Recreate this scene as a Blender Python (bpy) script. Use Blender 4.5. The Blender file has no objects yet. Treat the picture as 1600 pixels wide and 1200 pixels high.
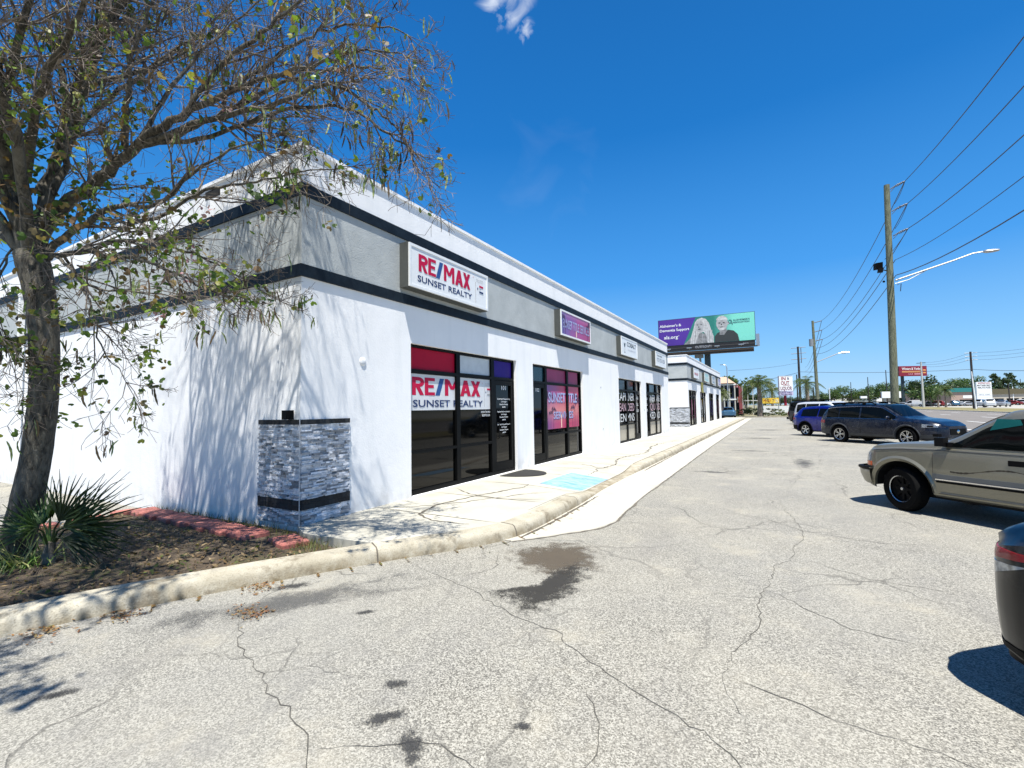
import bpy, math, random
import numpy as np
from mathutils import Matrix, Vector, Quaternion
PI = math.pi
random.seed(11)
S = bpy.context.scene

# ---------------------------------------------------------------- camera
FPX = 732.0                                   # focal length for a 1600 px wide frame
CR = np.array([[0.87047838, 0.04019796, 0.49056245],
               [0.49193632, -0.03802406, -0.86980045],
               [-0.01631103, 0.99846797, -0.05287396]])
CP = np.array([0.0, 0.0, 1.70])
cam = bpy.data.cameras.new('camera'); camo = bpy.data.objects.new('camera', cam)
S.collection.objects.link(camo); S.camera = camo
cam.sensor_width = 36.0; cam.lens = FPX / 1600 * 36.0
cam.clip_start = 0.05; cam.clip_end = 6000
M = Matrix(CR.tolist()).to_4x4(); M.translation = Vector(CP.tolist()); camo.matrix_world = M
S.view_settings.view_transform = 'Standard'; S.view_settings.look = 'None'
S.view_settings.gamma = 1; S.view_settings.exposure = 0.72
S.render.resolution_x = 1024; S.render.resolution_y = 768

def P(px, py, d):
    """survey point: direction measured from the eye point, at distance d metres"""
    return CP + CR @ np.array([(px - 800) / FPX * d, -(py - 600) / FPX * d, -d])

# ---------------------------------------------------------------- sun and sky
SUN = Vector((1.0, -1.45, 4.5)).normalized()
sl = bpy.data.lights.new('sun', 'SUN'); sl.energy = 4.9; sl.angle = math.radians(0.53); sl.color = (1.0, 0.965, 0.90)
so = bpy.data.objects.new('sun', sl); S.collection.objects.link(so)
so.rotation_euler = SUN.to_track_quat('Z', 'Y').to_euler(); so.location = (20, -20, 60)
W = bpy.data.worlds.new('World'); S.world = W; W.use_nodes = True
nt = W.node_tree; nt.nodes.clear()
sky = nt.nodes.new('ShaderNodeTexSky'); sky.sky_type = 'NISHITA'; sky.sun_disc = False
sky.sun_elevation = math.asin(SUN.z); sky.sun_rotation = math.atan2(SUN.x, SUN.y)
sky.air_density = 1.0; sky.dust_density = 0.2; sky.ozone_density = 1.2; sky.altitude = 0
bg = nt.nodes.new('ShaderNodeBackground'); bg.inputs[1].default_value = 0.13
wo = nt.nodes.new('ShaderNodeOutputWorld')
tcn = nt.nodes.new('ShaderNodeTexCoord')
def wmath(op, a, b=None):
    n = nt.nodes.new('ShaderNodeMath'); n.operation = op
    for i, v in enumerate((a, b)):
        if v is None: continue
        if isinstance(v, (int, float)): n.inputs[i].default_value = v
        else: nt.links.new(v, n.inputs[i])
    return n.outputs[0]
def wisp(px, py, rad, sc, lo, hi, amt):
    d = P(px, py, 1.0) - CP; d = d / np.linalg.norm(d)
    vd = nt.nodes.new('ShaderNodeVectorMath'); vd.operation = 'DISTANCE'
    nt.links.new(tcn.outputs['Generated'], vd.inputs[0]); vd.inputs[1].default_value = d.tolist()
    fall = nt.nodes.new('ShaderNodeMapRange'); fall.inputs[1].default_value = 0; fall.inputs[2].default_value = rad
    fall.inputs[3].default_value = 1; fall.inputs[4].default_value = 0
    nt.links.new(vd.outputs['Value'], fall.inputs[0])
    no = nt.nodes.new('ShaderNodeTexNoise'); no.inputs['Scale'].default_value = sc; no.inputs['Detail'].default_value = 7
    no.inputs['Distortion'].default_value = 0.7
    nt.links.new(tcn.outputs['Generated'], no.inputs['Vector'])
    s = wmath('ADD', no.outputs['Fac'], wmath('MULTIPLY', fall.outputs[0], 0.35))
    mr = nt.nodes.new('ShaderNodeMapRange'); mr.inputs[1].default_value = lo; mr.inputs[2].default_value = hi
    nt.links.new(s, mr.inputs[0])
    return wmath('MULTIPLY', wmath('MULTIPLY', mr.outputs[0], wmath('MINIMUM', wmath('MULTIPLY', fall.outputs[0], 3), 1)), amt)
w1 = wisp(790, -10, 0.056, 24, 0.60, 0.94, 0.85)
w2 = wisp(822, 48, 0.022, 60, 0.62, 0.95, 0.5)
w3 = wisp(830, 300, 0.22, 9, 0.74, 1.15, 0.05)
wall = wmath('MINIMUM', wmath('ADD', w1, wmath('ADD', w2, w3)), 1)
mixc = nt.nodes.new('ShaderNodeMixRGB'); nt.links.new(wall, mixc.inputs[0])
# the clear blue of the day, deep overhead and pale at the horizon
sz = nt.nodes.new('ShaderNodeSeparateXYZ'); nt.links.new(tcn.outputs['Generated'], sz.inputs[0])
rp = nt.nodes.new('ShaderNodeValToRGB'); nt.links.new(sz.outputs[2], rp.inputs[0]); E = rp.color_ramp.elements
SK = 5.0
for k, (pos, c) in enumerate(((0.0, (.42, .66, .90)), (.10, (.22, .54, .94)), (.25, (.050, .325, .83)), (.50, (.004, .175, .57)), (.85, (.001, .10, .37)))):
    e = E[k] if k < 2 else E.new(pos); e.position = pos; e.color = (*c, 1)
scl = nt.nodes.new('ShaderNodeVectorMath'); scl.operation = 'SCALE'; scl.inputs['Scale'].default_value = SK; nt.links.new(rp.outputs[0], scl.inputs[0])
hs = nt.nodes.new('ShaderNodeMixRGB'); hs.inputs[0].default_value = .94
nt.links.new(sky.outputs[0], hs.inputs[1]); nt.links.new(scl.outputs[0], hs.inputs[2])
nt.links.new(hs.outputs[0], mixc.inputs[1]); mixc.inputs[2].default_value = (4.6, 4.9, 5.3, 1)
nt.links.new(mixc.outputs[0], bg.inputs[0]); nt.links.new(bg.outputs[0], wo.inputs[0])

# ---------------------------------------------------------------- materials
MT = {}
class NB:
    """tiny node helper"""
    def __init__(s, name):
        s.m = bpy.data.materials.new(name); s.m.use_nodes = True
        s.t = s.m.node_tree; s.b = s.t.nodes['Principled BSDF']
        g = s.t.nodes.new('ShaderNodeNewGeometry'); s.pos = g.outputs['Position']
        tc = s.t.nodes.new('ShaderNodeTexCoord'); s.obj = tc.outputs['Object']
    def link(s, a, b): s.t.links.new(a, b)
    def noise(s, scale, detail=4, rough=.55, vec=None, dist=0.0):
        n = s.t.nodes.new('ShaderNodeTexNoise'); n.inputs['Scale'].default_value = scale
        n.inputs['Detail'].default_value = detail; n.inputs['Roughness'].default_value = rough
        n.inputs['Distortion'].default_value = dist
        s.link(vec if vec is not None else s.pos, n.inputs['Vector']); return n.outputs['Fac']
    def vor(s, scale, feat='F1', out='Distance', vec=None):
        n = s.t.nodes.new('ShaderNodeTexVoronoi'); n.feature = feat; n.inputs['Scale'].default_value = scale
        s.link(vec if vec is not None else s.pos, n.inputs['Vector']); return n.outputs[out]
    def math(s, op, a, b=None, clamp=False):
        n = s.t.nodes.new('ShaderNodeMath'); n.operation = op; n.use_clamp = clamp
        for i, v in enumerate((a, b)):
            if v is None: continue
            if isinstance(v, (int, float)): n.inputs[i].default_value = v
            else: s.link(v, n.inputs[i])
        return n.outputs[0]
    def ramp(s, f, lo, hi, a=0.0, b=1.0):
        n = s.t.nodes.new('ShaderNodeMapRange')
        for i, v in ((1, lo), (2, hi), (3, a), (4, b)): n.inputs[i].default_value = v
        s.link(f, n.inputs[0]); return n.outputs[0]
    def mix(s, f, a, b, mode='MIX'):
        n = s.t.nodes.new('ShaderNodeMixRGB'); n.blend_type = mode
        for i, v in enumerate((f, a, b)):
            if isinstance(v, (int, float)): n.inputs[i].default_value = v
            elif isinstance(v, tuple): n.inputs[i].default_value = (*v[:3], 1)
            else: s.link(v, n.inputs[i])
        return n.outputs[0]
    def sep(s, v):
        n = s.t.nodes.new('ShaderNodeSeparateXYZ'); s.link(v, n.inputs[0]); return n.outputs
    def mapping(s, v, scale):
        n = s.t.nodes.new('ShaderNodeMapping'); n.inputs['Scale'].default_value = scale; s.link(v, n.inputs[0]); return n.outputs[0]
    def attr(s, name):
        n = s.t.nodes.new('ShaderNodeAttribute'); n.attribute_name = name; return n.outputs['Color']
    def bump(s, h, dist, strength=1.0):
        n = s.t.nodes.new('ShaderNodeBump'); n.inputs['Distance'].default_value = dist; n.inputs['Strength'].default_value = strength
        s.link(h, n.inputs['Height']); s.link(n.outputs[0], s.b.inputs['Normal'])
    def color(s, c):
        if isinstance(c, tuple): s.b.inputs['Base Color'].default_value = (*c[:3], 1)
        else: s.link(c, s.b.inputs['Base Color'])
    def set(s, **k):
        for a, v in k.items(): s.b.inputs[a.replace('_', ' ')].default_value = v

def flat(name, col, rough=.6, metal=0.0, var=0.08, scale=6.0, spec=0.5, bumpd=0.0, coat=0.0):
    if name in MT: return MT[name]
    n = NB(name)
    f = n.noise(scale, 4, vec=n.obj)
    lo = tuple(c * (1 - var) for c in col); hi = tuple(min(1, c * (1 + var)) for c in col)
    n.color(n.mix(n.ramp(f, .3, .7), lo, hi))
    n.set(Roughness=rough, Metallic=metal); n.b.inputs['Specular IOR Level'].default_value = spec
    if coat: n.b.inputs['Coat Weight'].default_value = coat; n.b.inputs['Coat Roughness'].default_value = .04
    if bumpd: n.bump(n.noise(scale * 6, 3, vec=n.obj), bumpd)
    MT[name] = n.m; return n.m

def m_stucco():
    n = NB('white_stucco'); big = n.noise(.9, 5, .6); fine = n.noise(38, 4, .6)
    streak = n.noise(1.0, 4, .6, vec=n.mapping(n.pos, (3.0, 3.0, .35)))
    c = n.mix(n.ramp(big, .35, .7), (.86, .86, .85), (.92, .915, .90))
    c = n.mix(n.ramp(streak, .50, .72, 0, .38), c, (.70, .72, .72))
    z = n.sep(n.pos)[2]
    dirt = n.math('MULTIPLY', n.ramp(z, .15, .55, 1, 0), n.ramp(n.noise(5, 4), .4, .75))
    c = n.mix(n.math('MULTIPLY', dirt, .55), c, (.50, .47, .42))
    n.color(c); n.set(Roughness=.85); n.b.inputs['Specular IOR Level'].default_value = .25
    n.bump(n.math('ADD', fine, n.math('MULTIPLY', n.noise(6, 3), 1.2)), .0035, .8); return n.m
def m_gray():
    n = NB('grey_stucco'); big = n.noise(1.3, 5, .65); fine = n.noise(42, 4)
    c = n.mix(n.ramp(big, .35, .68), (.40, .425, .42), (.49, .515, .505))
    n.color(c); n.set(Roughness=.85); n.b.inputs['Specular IOR Level'].default_value = .25
    n.bump(n.math('ADD', fine, n.math('MULTIPLY', n.noise(6, 3), 1.2)), .006, .9); return n.m
def m_trim():
    n = NB('dark_trim_paint'); f = n.noise(5, 4)
    n.color(n.mix(n.ramp(f, .4, .7), (.006, .011, .017), (.012, .021, .030))); n.set(Roughness=.6); n.b.inputs['Specular IOR Level'].default_value = .2
    n.bump(n.noise(40, 3), .003); return n.m
def m_asphalt():
    n = NB('weathered_asphalt')
    v1 = n.vor(125, out='Color'); v2 = n.vor(270, out='Color')
    g1 = n.sep(v1)[0]; g2 = n.sep(v2)[1]
    agg = n.ramp(n.math('ADD', n.math('MULTIPLY', g1, .65), n.math('MULTIPLY', g2, .35)), .2, .85, 0, 1)
    c = n.mix(agg, (.088, .083, .070), (.50, .477, .408))
    big = n.noise(.55, 5, .62); med = n.noise(3.2, 5, .7)
    c = n.mix(n.ramp(big, .38, .66), c, n.mix(.4, c, (.42, .393, .32)))
    dk = n.math('MULTIPLY', n.ramp(med, .50, .68), n.ramp(n.noise(.35, 3), .42, .60))
    c = n.mix(n.math('MULTIPLY', dk, .35), c, (.16, .155, .15))
    # wavy length-wise wear
    w = n.noise(1.0, 5, .6, vec=n.mapping(n.pos, (1.6, .28, 1)))
    c = n.mix(n.ramp(w, .54, .74, 0, .42), c, (.20, .19, .175))
    px = n.noise(.16, 4, .6); c = n.mix(n.ramp(px, .42, .62, 0, .30), c, (.27, .27, .255)); sand = n.noise(1.1, 6, .7); c = n.mix(n.ramp(sand, .56, .72, 0, .35), c, (.50, .45, .34))
    # fine map cracking
    wv = n.t.nodes.new('ShaderNodeTexNoise'); wv.inputs['Scale'].default_value = 1.6; wv.inputs['Detail'].default_value = 5
    n.link(n.pos, wv.inputs['Vector'])
    add = n.t.nodes.new('ShaderNodeVectorMath'); add.operation = 'MULTIPLY_ADD'
    n.link(wv.outputs['Color'], add.inputs[0]); add.inputs[1].default_value = (.9, .9, 0); n.link(n.pos, add.inputs[2])
    cr = n.vor(.62, feat='DISTANCE_TO_EDGE', vec=add.outputs[0])
    crk = n.math('MULTIPLY', n.ramp(cr, .003, .012, 1, 0), n.ramp(n.noise(.5, 3), .42, .60))
    cr2 = n.vor(2.1, feat='DISTANCE_TO_EDGE', vec=add.outputs[0])
    crk2 = n.math('MULTIPLY', n.ramp(cr2, .004, .020, 1, 0), n.ramp(n.noise(.8, 3), .56, .66))
    ck = n.math('MAXIMUM', crk, n.math('MULTIPLY', crk2, .7))
    c = n.mix(n.math('MULTIPLY', ck, .6), c, (.12, .115, .10))
    n.color(c); n.set(Roughness=.93); n.b.inputs['Specular IOR Level'].default_value = .2
    h = n.math('SUBTRACT', n.math('ADD', n.math('MULTIPLY', g1, .8), n.math('MULTIPLY', n.noise(9, 3), 1.0)), n.math('MULTIPLY', ck, 2.0))
    n.bump(h, .006, .8); return n.m
def m_concrete(name, lo, hi, stain=(.46, .40, .28), st=.3):
    n = NB(name); a = n.noise(1.6, 6, .65); b = n.noise(60, 3); s = n.noise(.8, 5, .7)
    c = n.mix(n.ramp(a, .35, .68), lo, hi)
    c = n.mix(n.ramp(s, .55, .75, 0, st), c, stain)
    c = n.mix(n.ramp(b, .58, .72, 0, .28), c, (.30, .28, .24))
    n.color(c); n.set(Roughness=.9); n.b.inputs['Specular IOR Level'].default_value = .25
    n.bump(n.math('ADD', b, n.noise(8, 3)), .004, .8); return n.m
def m_kerb():
    n = NB('kerb_concrete'); a = n.noise(2.4, 6, .65); b = n.noise(70, 3)
    z = n.sep(n.pos)[2]
    c = n.mix(n.ramp(a, .35, .68), (.36, .325, .245), (.53, .49, .39))
    d = n.math('MULTIPLY', n.ramp(z, .0, .13, 1, 0), n.ramp(n.noise(5, 5, .7), .38, .62))
    c = n.mix(n.math('MULTIPLY', d, .9), c, (.17, .125, .06))
    c = n.mix(n.ramp(n.noise(3.5, 5, .7), .55, .66, 0, .75), c, (.17, .14, .095))
    c = n.mix(n.ramp(b, .52, .70, 0, .55), c, (.20, .17, .12))
    n.color(c); n.set(Roughness=.92); n.b.inputs['Specular IOR Level'].default_value = .2
    n.bump(n.math('ADD', b, n.noise(12, 3)), .006, .9); return n.m
def m_vc(name, rough=.85, bump=0.0, scale=30, spec=.3, var=.12):
    n = NB(name); c = n.attr('Col'); f = n.noise(scale, 4)
    c2 = n.mix(1.0, c, n.mix(n.ramp(f, .3, .7), (1 - var,) * 3, (1 + var,) * 3), 'MULTIPLY')
    n.color(c2); n.set(Roughness=rough); n.b.inputs['Specular IOR Level'].default_value = spec
    if bump: n.bump(f, bump)
    return n.m
def m_stain(name, col, thr, sc=9, amt=.85):
    n = NB(name); f = n.sep(n.attr('Col'))[0]; no = n.noise(sc, 6, .75); fine = n.noise(120, 2)
    a = n.math('ADD', f, n.math('MULTIPLY', n.math('SUBTRACT', no, .5), 1.6))
    a = n.math('ADD', a, n.math('MULTIPLY', n.math('SUBTRACT', fine, .5), .9))
    al = n.ramp(a, thr, thr + .35)
    n.color(n.mix(no, tuple(c * .6 for c in col), col)); n.set(Roughness=.8)
    n.link(n.math('MULTIPLY', al, amt), n.b.inputs['Alpha']); n.b.inputs['Specular IOR Level'].default_value = .3
    return n.m
def m_bark():
    n = NB('bark'); v = n.noise(14, 6, .7, vec=n.mapping(n.obj, (1.6, 1.6, .45)), dist=.6); b = n.noise(3, 4)
    c = n.mix(n.ramp(v, .38, .64), (.034, .030, .024), (.19, .170, .130))
    c = n.mix(n.ramp(b, .52, .70, 0, .7), c, (.20, .185, .15))
    n.color(c); n.set(Roughness=.95); n.bump(v, .03, 1.0); return n.m
def m_twig():
    n = NB('twig_bark'); v = n.noise(9, 3, vec=n.obj)
    n.color(n.mix(n.ramp(v, .35, .65), (.075, .055, .045), (.26, .22, .18))); n.set(Roughness=.8); return n.m
def m_leaf(name):
    n = NB(name); c = n.attr('Col'); n.color(c); n.set(Roughness=.5)
    tr = n.t.nodes.new('ShaderNodeBsdfTranslucent'); n.link(n.mix(1.0, c, (1.0, 1.15, .5), 'MULTIPLY'), tr.inputs[0])
    mx = n.t.nodes.new('ShaderNodeMixShader'); mx.inputs[0].default_value = .35
    out = [x for x in n.t.nodes if x.type == 'OUTPUT_MATERIAL'][0]
    n.link(n.b.outputs[0], mx.inputs[1]); n.link(tr.outputs[0], mx.inputs[2]); n.link(mx.outputs[0], out.inputs[0]); return n.m
def m_soil():
    n = NB('leafy_soil'); a = n.noise(7, 6, .75); b = n.noise(45, 4, .7); g = n.noise(1.7, 4)
    c = n.mix(n.ramp(a, .35, .65), (.040, .030, .020), (.17, .125, .080))
    c = n.mix(n.ramp(b, .60, .72, 0, .8), c, (.36, .30, .20))
    c = n.mix(n.math('MULTIPLY', n.ramp(g, .52, .65), n.ramp(a, .45, .6)), c, (.07, .085, .025))
    n.color(c); n.set(Roughness=1); n.bump(n.math('ADD', a, b), .03); return n.m
def m_grass(name, lo, hi):
    n = NB(name); a = n.noise(.25, 6, .75); b = n.noise(3, 5, .7)
    n.color(n.mix(n.ramp(n.math('ADD', n.math('MULTIPLY', a, .6), n.math('MULTIPLY', b, .4)), .36, .62), lo, hi)); n.set(Roughness=1); n.bump(b, .05); return n.m
def m_pole():
    n = NB('treated_wood'); v = n.noise(6, 5, .7, vec=n.mapping(n.obj, (5, 5, .5)))
    n.color(n.mix(n.ramp(v, .36, .62), (.070, .078, .045), (.21, .22, .145))); n.set(Roughness=.95); n.bump(v, .02); return n.m
def m_paver():
    n = NB('faded_red_paver'); a = n.noise(5, 5, .7)
    c = n.mix(n.ramp(a, .3, .7), (.33, .095, .075), (.50, .20, .16)); c = n.mix(n.ramp(n.noise(9, 5, .7), .60, .70, 0, .6), c, (.16, .12, .09))
    n.color(c); n.set(Roughness=.9); n.bump(n.noise(60, 3), .004); return n.m
def m_bluepaint():
    n = NB('worn_blue_paint'); a = n.noise(3.5, 6, .7, vec=n.mapping(n.pos, (1, 2.2, 1)), dist=1.0)
    c = n.mix(n.ramp(a, .38, .62), (.16, .35, .56), (.37, .52, .64)); n.color(c)
    al = n.ramp(n.noise(6, 6, .75), .66, .74, 1, .25); n.link(al, n.b.inputs['Alpha']); n.set(Roughness=.6); return n.m
def m_linepaint(name, col, keep=.5):
    n = NB(name); n.color(col); n.set(Roughness=.8); n.link(n.ramp(n.noise(5, 6, .8), keep, keep + .15, 0, 1), n.b.inputs['Alpha']); return n.m
def m_carpaint(name, col, metal=.5, rough=.28, coat=.5):
    if name in MT: return MT[name]
    n = NB(name); f = n.noise(260, 2, vec=n.obj); d = n.noise(4, 5, .7, vec=n.obj)
    c = n.mix(n.ramp(f, .3, .7), tuple(x * .85 for x in col), tuple(min(1, x * 1.12) for x in col))
    c = n.mix(n.ramp(d, .5, .8, 0, .12), c, (.30, .28, .25))
    n.color(c); n.set(Roughness=rough, Metallic=metal); n.b.inputs['Coat Weight'].default_value = coat; n.b.inputs['Specular IOR Level'].default_value = .35; n.b.inputs['Coat Roughness'].default_value = .05
    MT[name] = n.m; return n.m
def m_glass(name, col=(.008, .010, .011), rough=.03, spec=.6):
    if name in MT: return MT[name]
    n = NB(name); d = n.noise(3, 4, .6)
    n.color(n.mix(d, tuple(c * .7 for c in col), tuple(c * 1.2 for c in col))); n.link(n.ramp(d, .3, .8, rough, rough + .05), n.b.inputs['Roughness'])
    n.b.inputs['IOR'].default_value = 1.52; n.b.inputs['Specular IOR Level'].default_value = spec; MT[name] = n.m; return n.m
def m_sunsetfilm(name):
    """window film printed with a purple-to-pink evening sky"""
    n = NB(name); s = n.sep(n.pos); f = n.noise(1.4, 4)
    y = n.math('ADD', n.ramp(s[1], 12.35, 14.9), n.math('MULTIPLY', n.math('SUBTRACT', f, .5), .5))
    c = n.mix(n.ramp(y, 0, .45), (.20, .085, .28), (.48, .06, .14)); c = n.mix(n.ramp(y, .5, 1), c, (.46, .05, .13))
    g = n.math('SUBTRACT', 1, n.ramp(n.math('ABSOLUTE', n.math('SUBTRACT', s[2], 1.65)), 0, .42), True)
    c = n.mix(n.math('MULTIPLY', g, .55), c, (.85, .36, .30)); n.color(c); n.set(Roughness=.3); n.b.inputs['Specular IOR Level'].default_value = .3; return n.m
stucco = m_stucco(); gray = m_gray(); trim = m_trim(); asphalt = m_asphalt()
conc = m_concrete('sidewalk_concrete', (.42, .40, .33), (.54, .515, .435))
apronm = m_concrete('gutter_concrete', (.47, .44, .36), (.58, .55, .47), st=.5)
kerbm = m_kerb(); vcol = m_vc('tinted_parts'); stonem = m_vc('ledger_stone', .75, .006, 25, .35, .2)
bark = m_bark(); twigm = m_twig(); leafm = m_leaf('leaf'); soilm = m_soil(); polem = m_pole(); paverm = m_paver(); bluep = m_bluepaint()
fg = m_grass('dry_verge_grass', (.15, .135, .05), (.30, .25, .13))
roadm = m_concrete('road_asphalt', (.165, .150, .135), (.215, .195, .175), stain=(.13, .12, .11))
glass = m_glass('dark_glass', (.0015, .0017, .0017), .03, .24); carglass = m_glass('tinted_car_glass', (.003, .004, .004), .03, .13)
framem = flat('black_frame_metal', (.0025, .0028, .003), .5, .0, spec=.12)
alum = flat('grey_cabinet_metal', (.085, .090, .082), .5, .2)
steel = flat('galvanised_steel', (.45, .46, .46), .4, .8)
black = flat('black_plastic', (.003, .003, .0035), .6, spec=.12)
rubber = flat('rubber', (.005, .005, .005), .85, spec=.1)
whitep = flat('white_acrylic', (.80, .81, .80), .4, var=.04)
redp = flat('red_vinyl', (.42, .004, .030), .5, var=.05, spec=.15)
navy = flat('navy_vinyl', (.015, .035, .12), .5, spec=.2)
chrome = flat('chrome', (.65, .65, .66), .12, 1.0, var=.02)
silver = flat('silver_alloy', (.50, .51, .52), .25, .9)
wirem = flat('wire_black', (.03, .035, .05), .6)
dark = flat('dark_void', (.004, .004, .004), .9)
linew = flat('road_line_white', (.72, .72, .68), .8, var=.12)
brownm = flat('brown_metal', (.03, .022, .018), .6)

# ---------------------------------------------------------------- mesh helpers
COL = S.collection
class MB:
    def __init__(s): s.v = []; s.f = []; s.mi = []; s.cur = 0; s.c = []; s.ccur = (1, 1, 1)
    def face(s, pts):
        b = len(s.v); s.v += [tuple(float(a) for a in p) for p in pts]; s.f.append(tuple(range(b, b + len(pts)))); s.mi.append(s.cur); s.c.append(s.ccur); return s
    def raw(s, vs, fs):
        b = len(s.v); s.v += [tuple(float(a) for a in p) for p in vs]
        for f in fs: s.f.append(tuple(i + b for i in f)); s.mi.append(s.cur); s.c.append(s.ccur)
        return s
    def box(s, x0, x1, y0, y1, z0, z1):
        v = [(x0, y0, z0), (x1, y0, z0), (x1, y1, z0), (x0, y1, z0), (x0, y0, z1), (x1, y0, z1), (x1, y1, z1), (x0, y1, z1)]
        return s.raw(v, [(0, 3, 2, 1), (4, 5, 6, 7), (0, 1, 5, 4), (1, 2, 6, 5), (2, 3, 7, 6), (3, 0, 4, 7)])
    def obox(s, c, ax, ay, az):
        c = np.array(c, float); ax, ay, az = (np.array(a, float) for a in (ax, ay, az)); v = []
        for k in (-1, 1):
            for (i, j) in ((-1, -1), (1, -1), (1, 1), (-1, 1)): v.append(c + i * ax + j * ay + k * az)
        return s.raw(v, [(0, 3, 2, 1), (4, 5, 6, 7), (0, 1, 5, 4), (1, 2, 6, 5), (2, 3, 7, 6), (3, 0, 4, 7)])
    def tube(s, pts, rad, n=6, caps=True):
        pts = [np.array(p, float) for p in pts]
        if not hasattr(rad, '__len__'): rad = [rad] * len(pts)
        vs = []; fs = []; u = None
        for i, p in enumerate(pts):
            t = pts[min(i + 1, len(pts) - 1)] - pts[max(i - 1, 0)]; t = t / (np.linalg.norm(t) + 1e-9)
            if u is None:
                u = np.cross(t, (0, 0, 1) if abs(t[2]) < .9 else (1, 0, 0))
            u = u - t * np.dot(u, t); u = u / (np.linalg.norm(u) + 1e-9); w = np.cross(t, u)
            for k in range(n):
                a = 2 * PI * k / n; vs.append(p + rad[i] * (math.cos(a) * u + math.sin(a) * w))
        for i in range(len(pts) - 1):
            for k in range(n):
                a = i * n + k; b = i * n + (k + 1) % n; fs.append((a, b, b + n, a + n))
        if caps: fs.append(tuple(range(n - 1, -1, -1))); m = (len(pts) - 1) * n; fs.append(tuple(m + k for k in range(n)))
        return s.raw(vs, fs)
    def lathe(s, prof, n=24, axis='z', c=(0, 0, 0)):
        vs = []; fs = []; m = len(prof)
        for k in range(n):
            a = 2 * PI * k / n; ca, sa = math.cos(a), math.sin(a)
            for (r, h) in prof:
                p = (r * ca, r * sa, h) if axis == 'z' else ((r * ca, h, r * sa) if axis == 'y' else (h, r * ca, r * sa))
                vs.append((p[0] + c[0], p[1] + c[1], p[2] + c[2]))
        for k in range(n):
            for j in range(m - 1):
                a = k * m + j; b = ((k + 1) % n) * m + j; fs.append((a, b, b + 1, a + 1))
        return s.raw(vs, fs)
    def grid(s, rows, wrap=False):
        m = len(rows[0]); vs = [p for r in rows for p in r]; fs = []
        for i in range(len(rows) - 1):
            for j in range(m - 1): a = i * m + j; fs.append((a, a + 1, a + 1 + m, a + m))
            if wrap: a = i * m + m - 1; fs.append((a, i * m, (i + 1) * m, a + m))
        return s.raw(vs, fs)
    def prism(s, poly, z0, z1):
        n = len(poly); v = [(x, y, z0) for x, y in poly] + [(x, y, z1) for x, y in poly]
        return s.raw(v, [tuple(range(n - 1, -1, -1)), tuple(range(n, 2 * n))] + [(i, (i + 1) % n, n + (i + 1) % n, n + i) for i in range(n)])
    def sphere(s, c, r, n=8, m=6, sc=(1, 1, 1)):
        prof = []
        rows = []
        for i in range(m + 1):
            th = PI * i / m
            rows.append([(c[0] + r * sc[0] * math.sin(th) * math.cos(2 * PI * k / n), c[1] + r * sc[1] * math.sin(th) * math.sin(2 * PI * k / n), c[2] + r * sc[2] * math.cos(th)) for k in range(n)])
        return s.grid(rows, True)
    def build(s, name, mats, parent=None, smooth=False, world=False, colors=False):
        me = bpy.data.meshes.new(name)
        vs = s.v
        if world and parent is not None:
            root = parent
            while root.parent: root = root.parent
            lx, ly, lz = root.location; vs = [(a - lx, b - ly, c - lz) for a, b, c in vs]
        me.from_pydata(vs, [], s.f)
        if not isinstance(mats, (list, tuple)): mats = [mats]
        for m in mats: me.materials.append(m)
        if len(mats) > 1: me.polygons.foreach_set('material_index', s.mi)
        if colors:
            ca = me.color_attributes.new('Col', 'FLOAT_COLOR', 'CORNER'); buf = np.empty((len(me.loops), 4), np.float32)
            if colors == 'vert':
                vc = np.array(s.vc, np.float32); li = np.empty(len(me.loops), np.int32); me.loops.foreach_get('vertex_index', li); buf[:, :3] = vc[li]
            else:
                k = 0
                cnt = [len(f) for f in s.f]; buf[:, :3] = np.repeat(np.array([c[:3] for c in s.c], np.float32), cnt, axis=0)
            buf[:, 3] = 1; ca.data.foreach_set('color', buf.ravel())
        if smooth: me.polygons.foreach_set('use_smooth', [True] * len(me.polygons))
        me.update()
        if smooth: 
            try: me.set_sharp_from_angle(angle=math.radians(smooth if smooth is not True else 42))
            except Exception: pass
        o = bpy.data.objects.new(name, me); COL.objects.link(o)
        if parent is not None: o.parent = parent
        return o
def tag(o, label=None, cat=None, group=None, kind=None):
    if label: o['label'] = label
    if cat: o['category'] = cat
    if group: o['group'] = group
    if kind: o['kind'] = kind
    return o
def thing(name, label, cat, loc=(0, 0, 0), rz=0.0, group=None):
    o = bpy.data.objects.new(name, None); COL.objects.link(o); o.empty_display_size = .3
    o.location = tuple(float(a) for a in loc); o.rotation_euler = (0, 0, rz); return tag(o, label, cat, group)
def struct(mb, name, m, **k): return tag(mb.build(name, m, **k), kind='structure')
def copy_tree(o, parent=None):
    c = o.copy(); COL.objects.link(c)
    if parent is not None: c.parent = parent; c.matrix_parent_inverse = o.matrix_parent_inverse
    for ch in list(o.children): copy_tree(ch, c)
    return c
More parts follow.
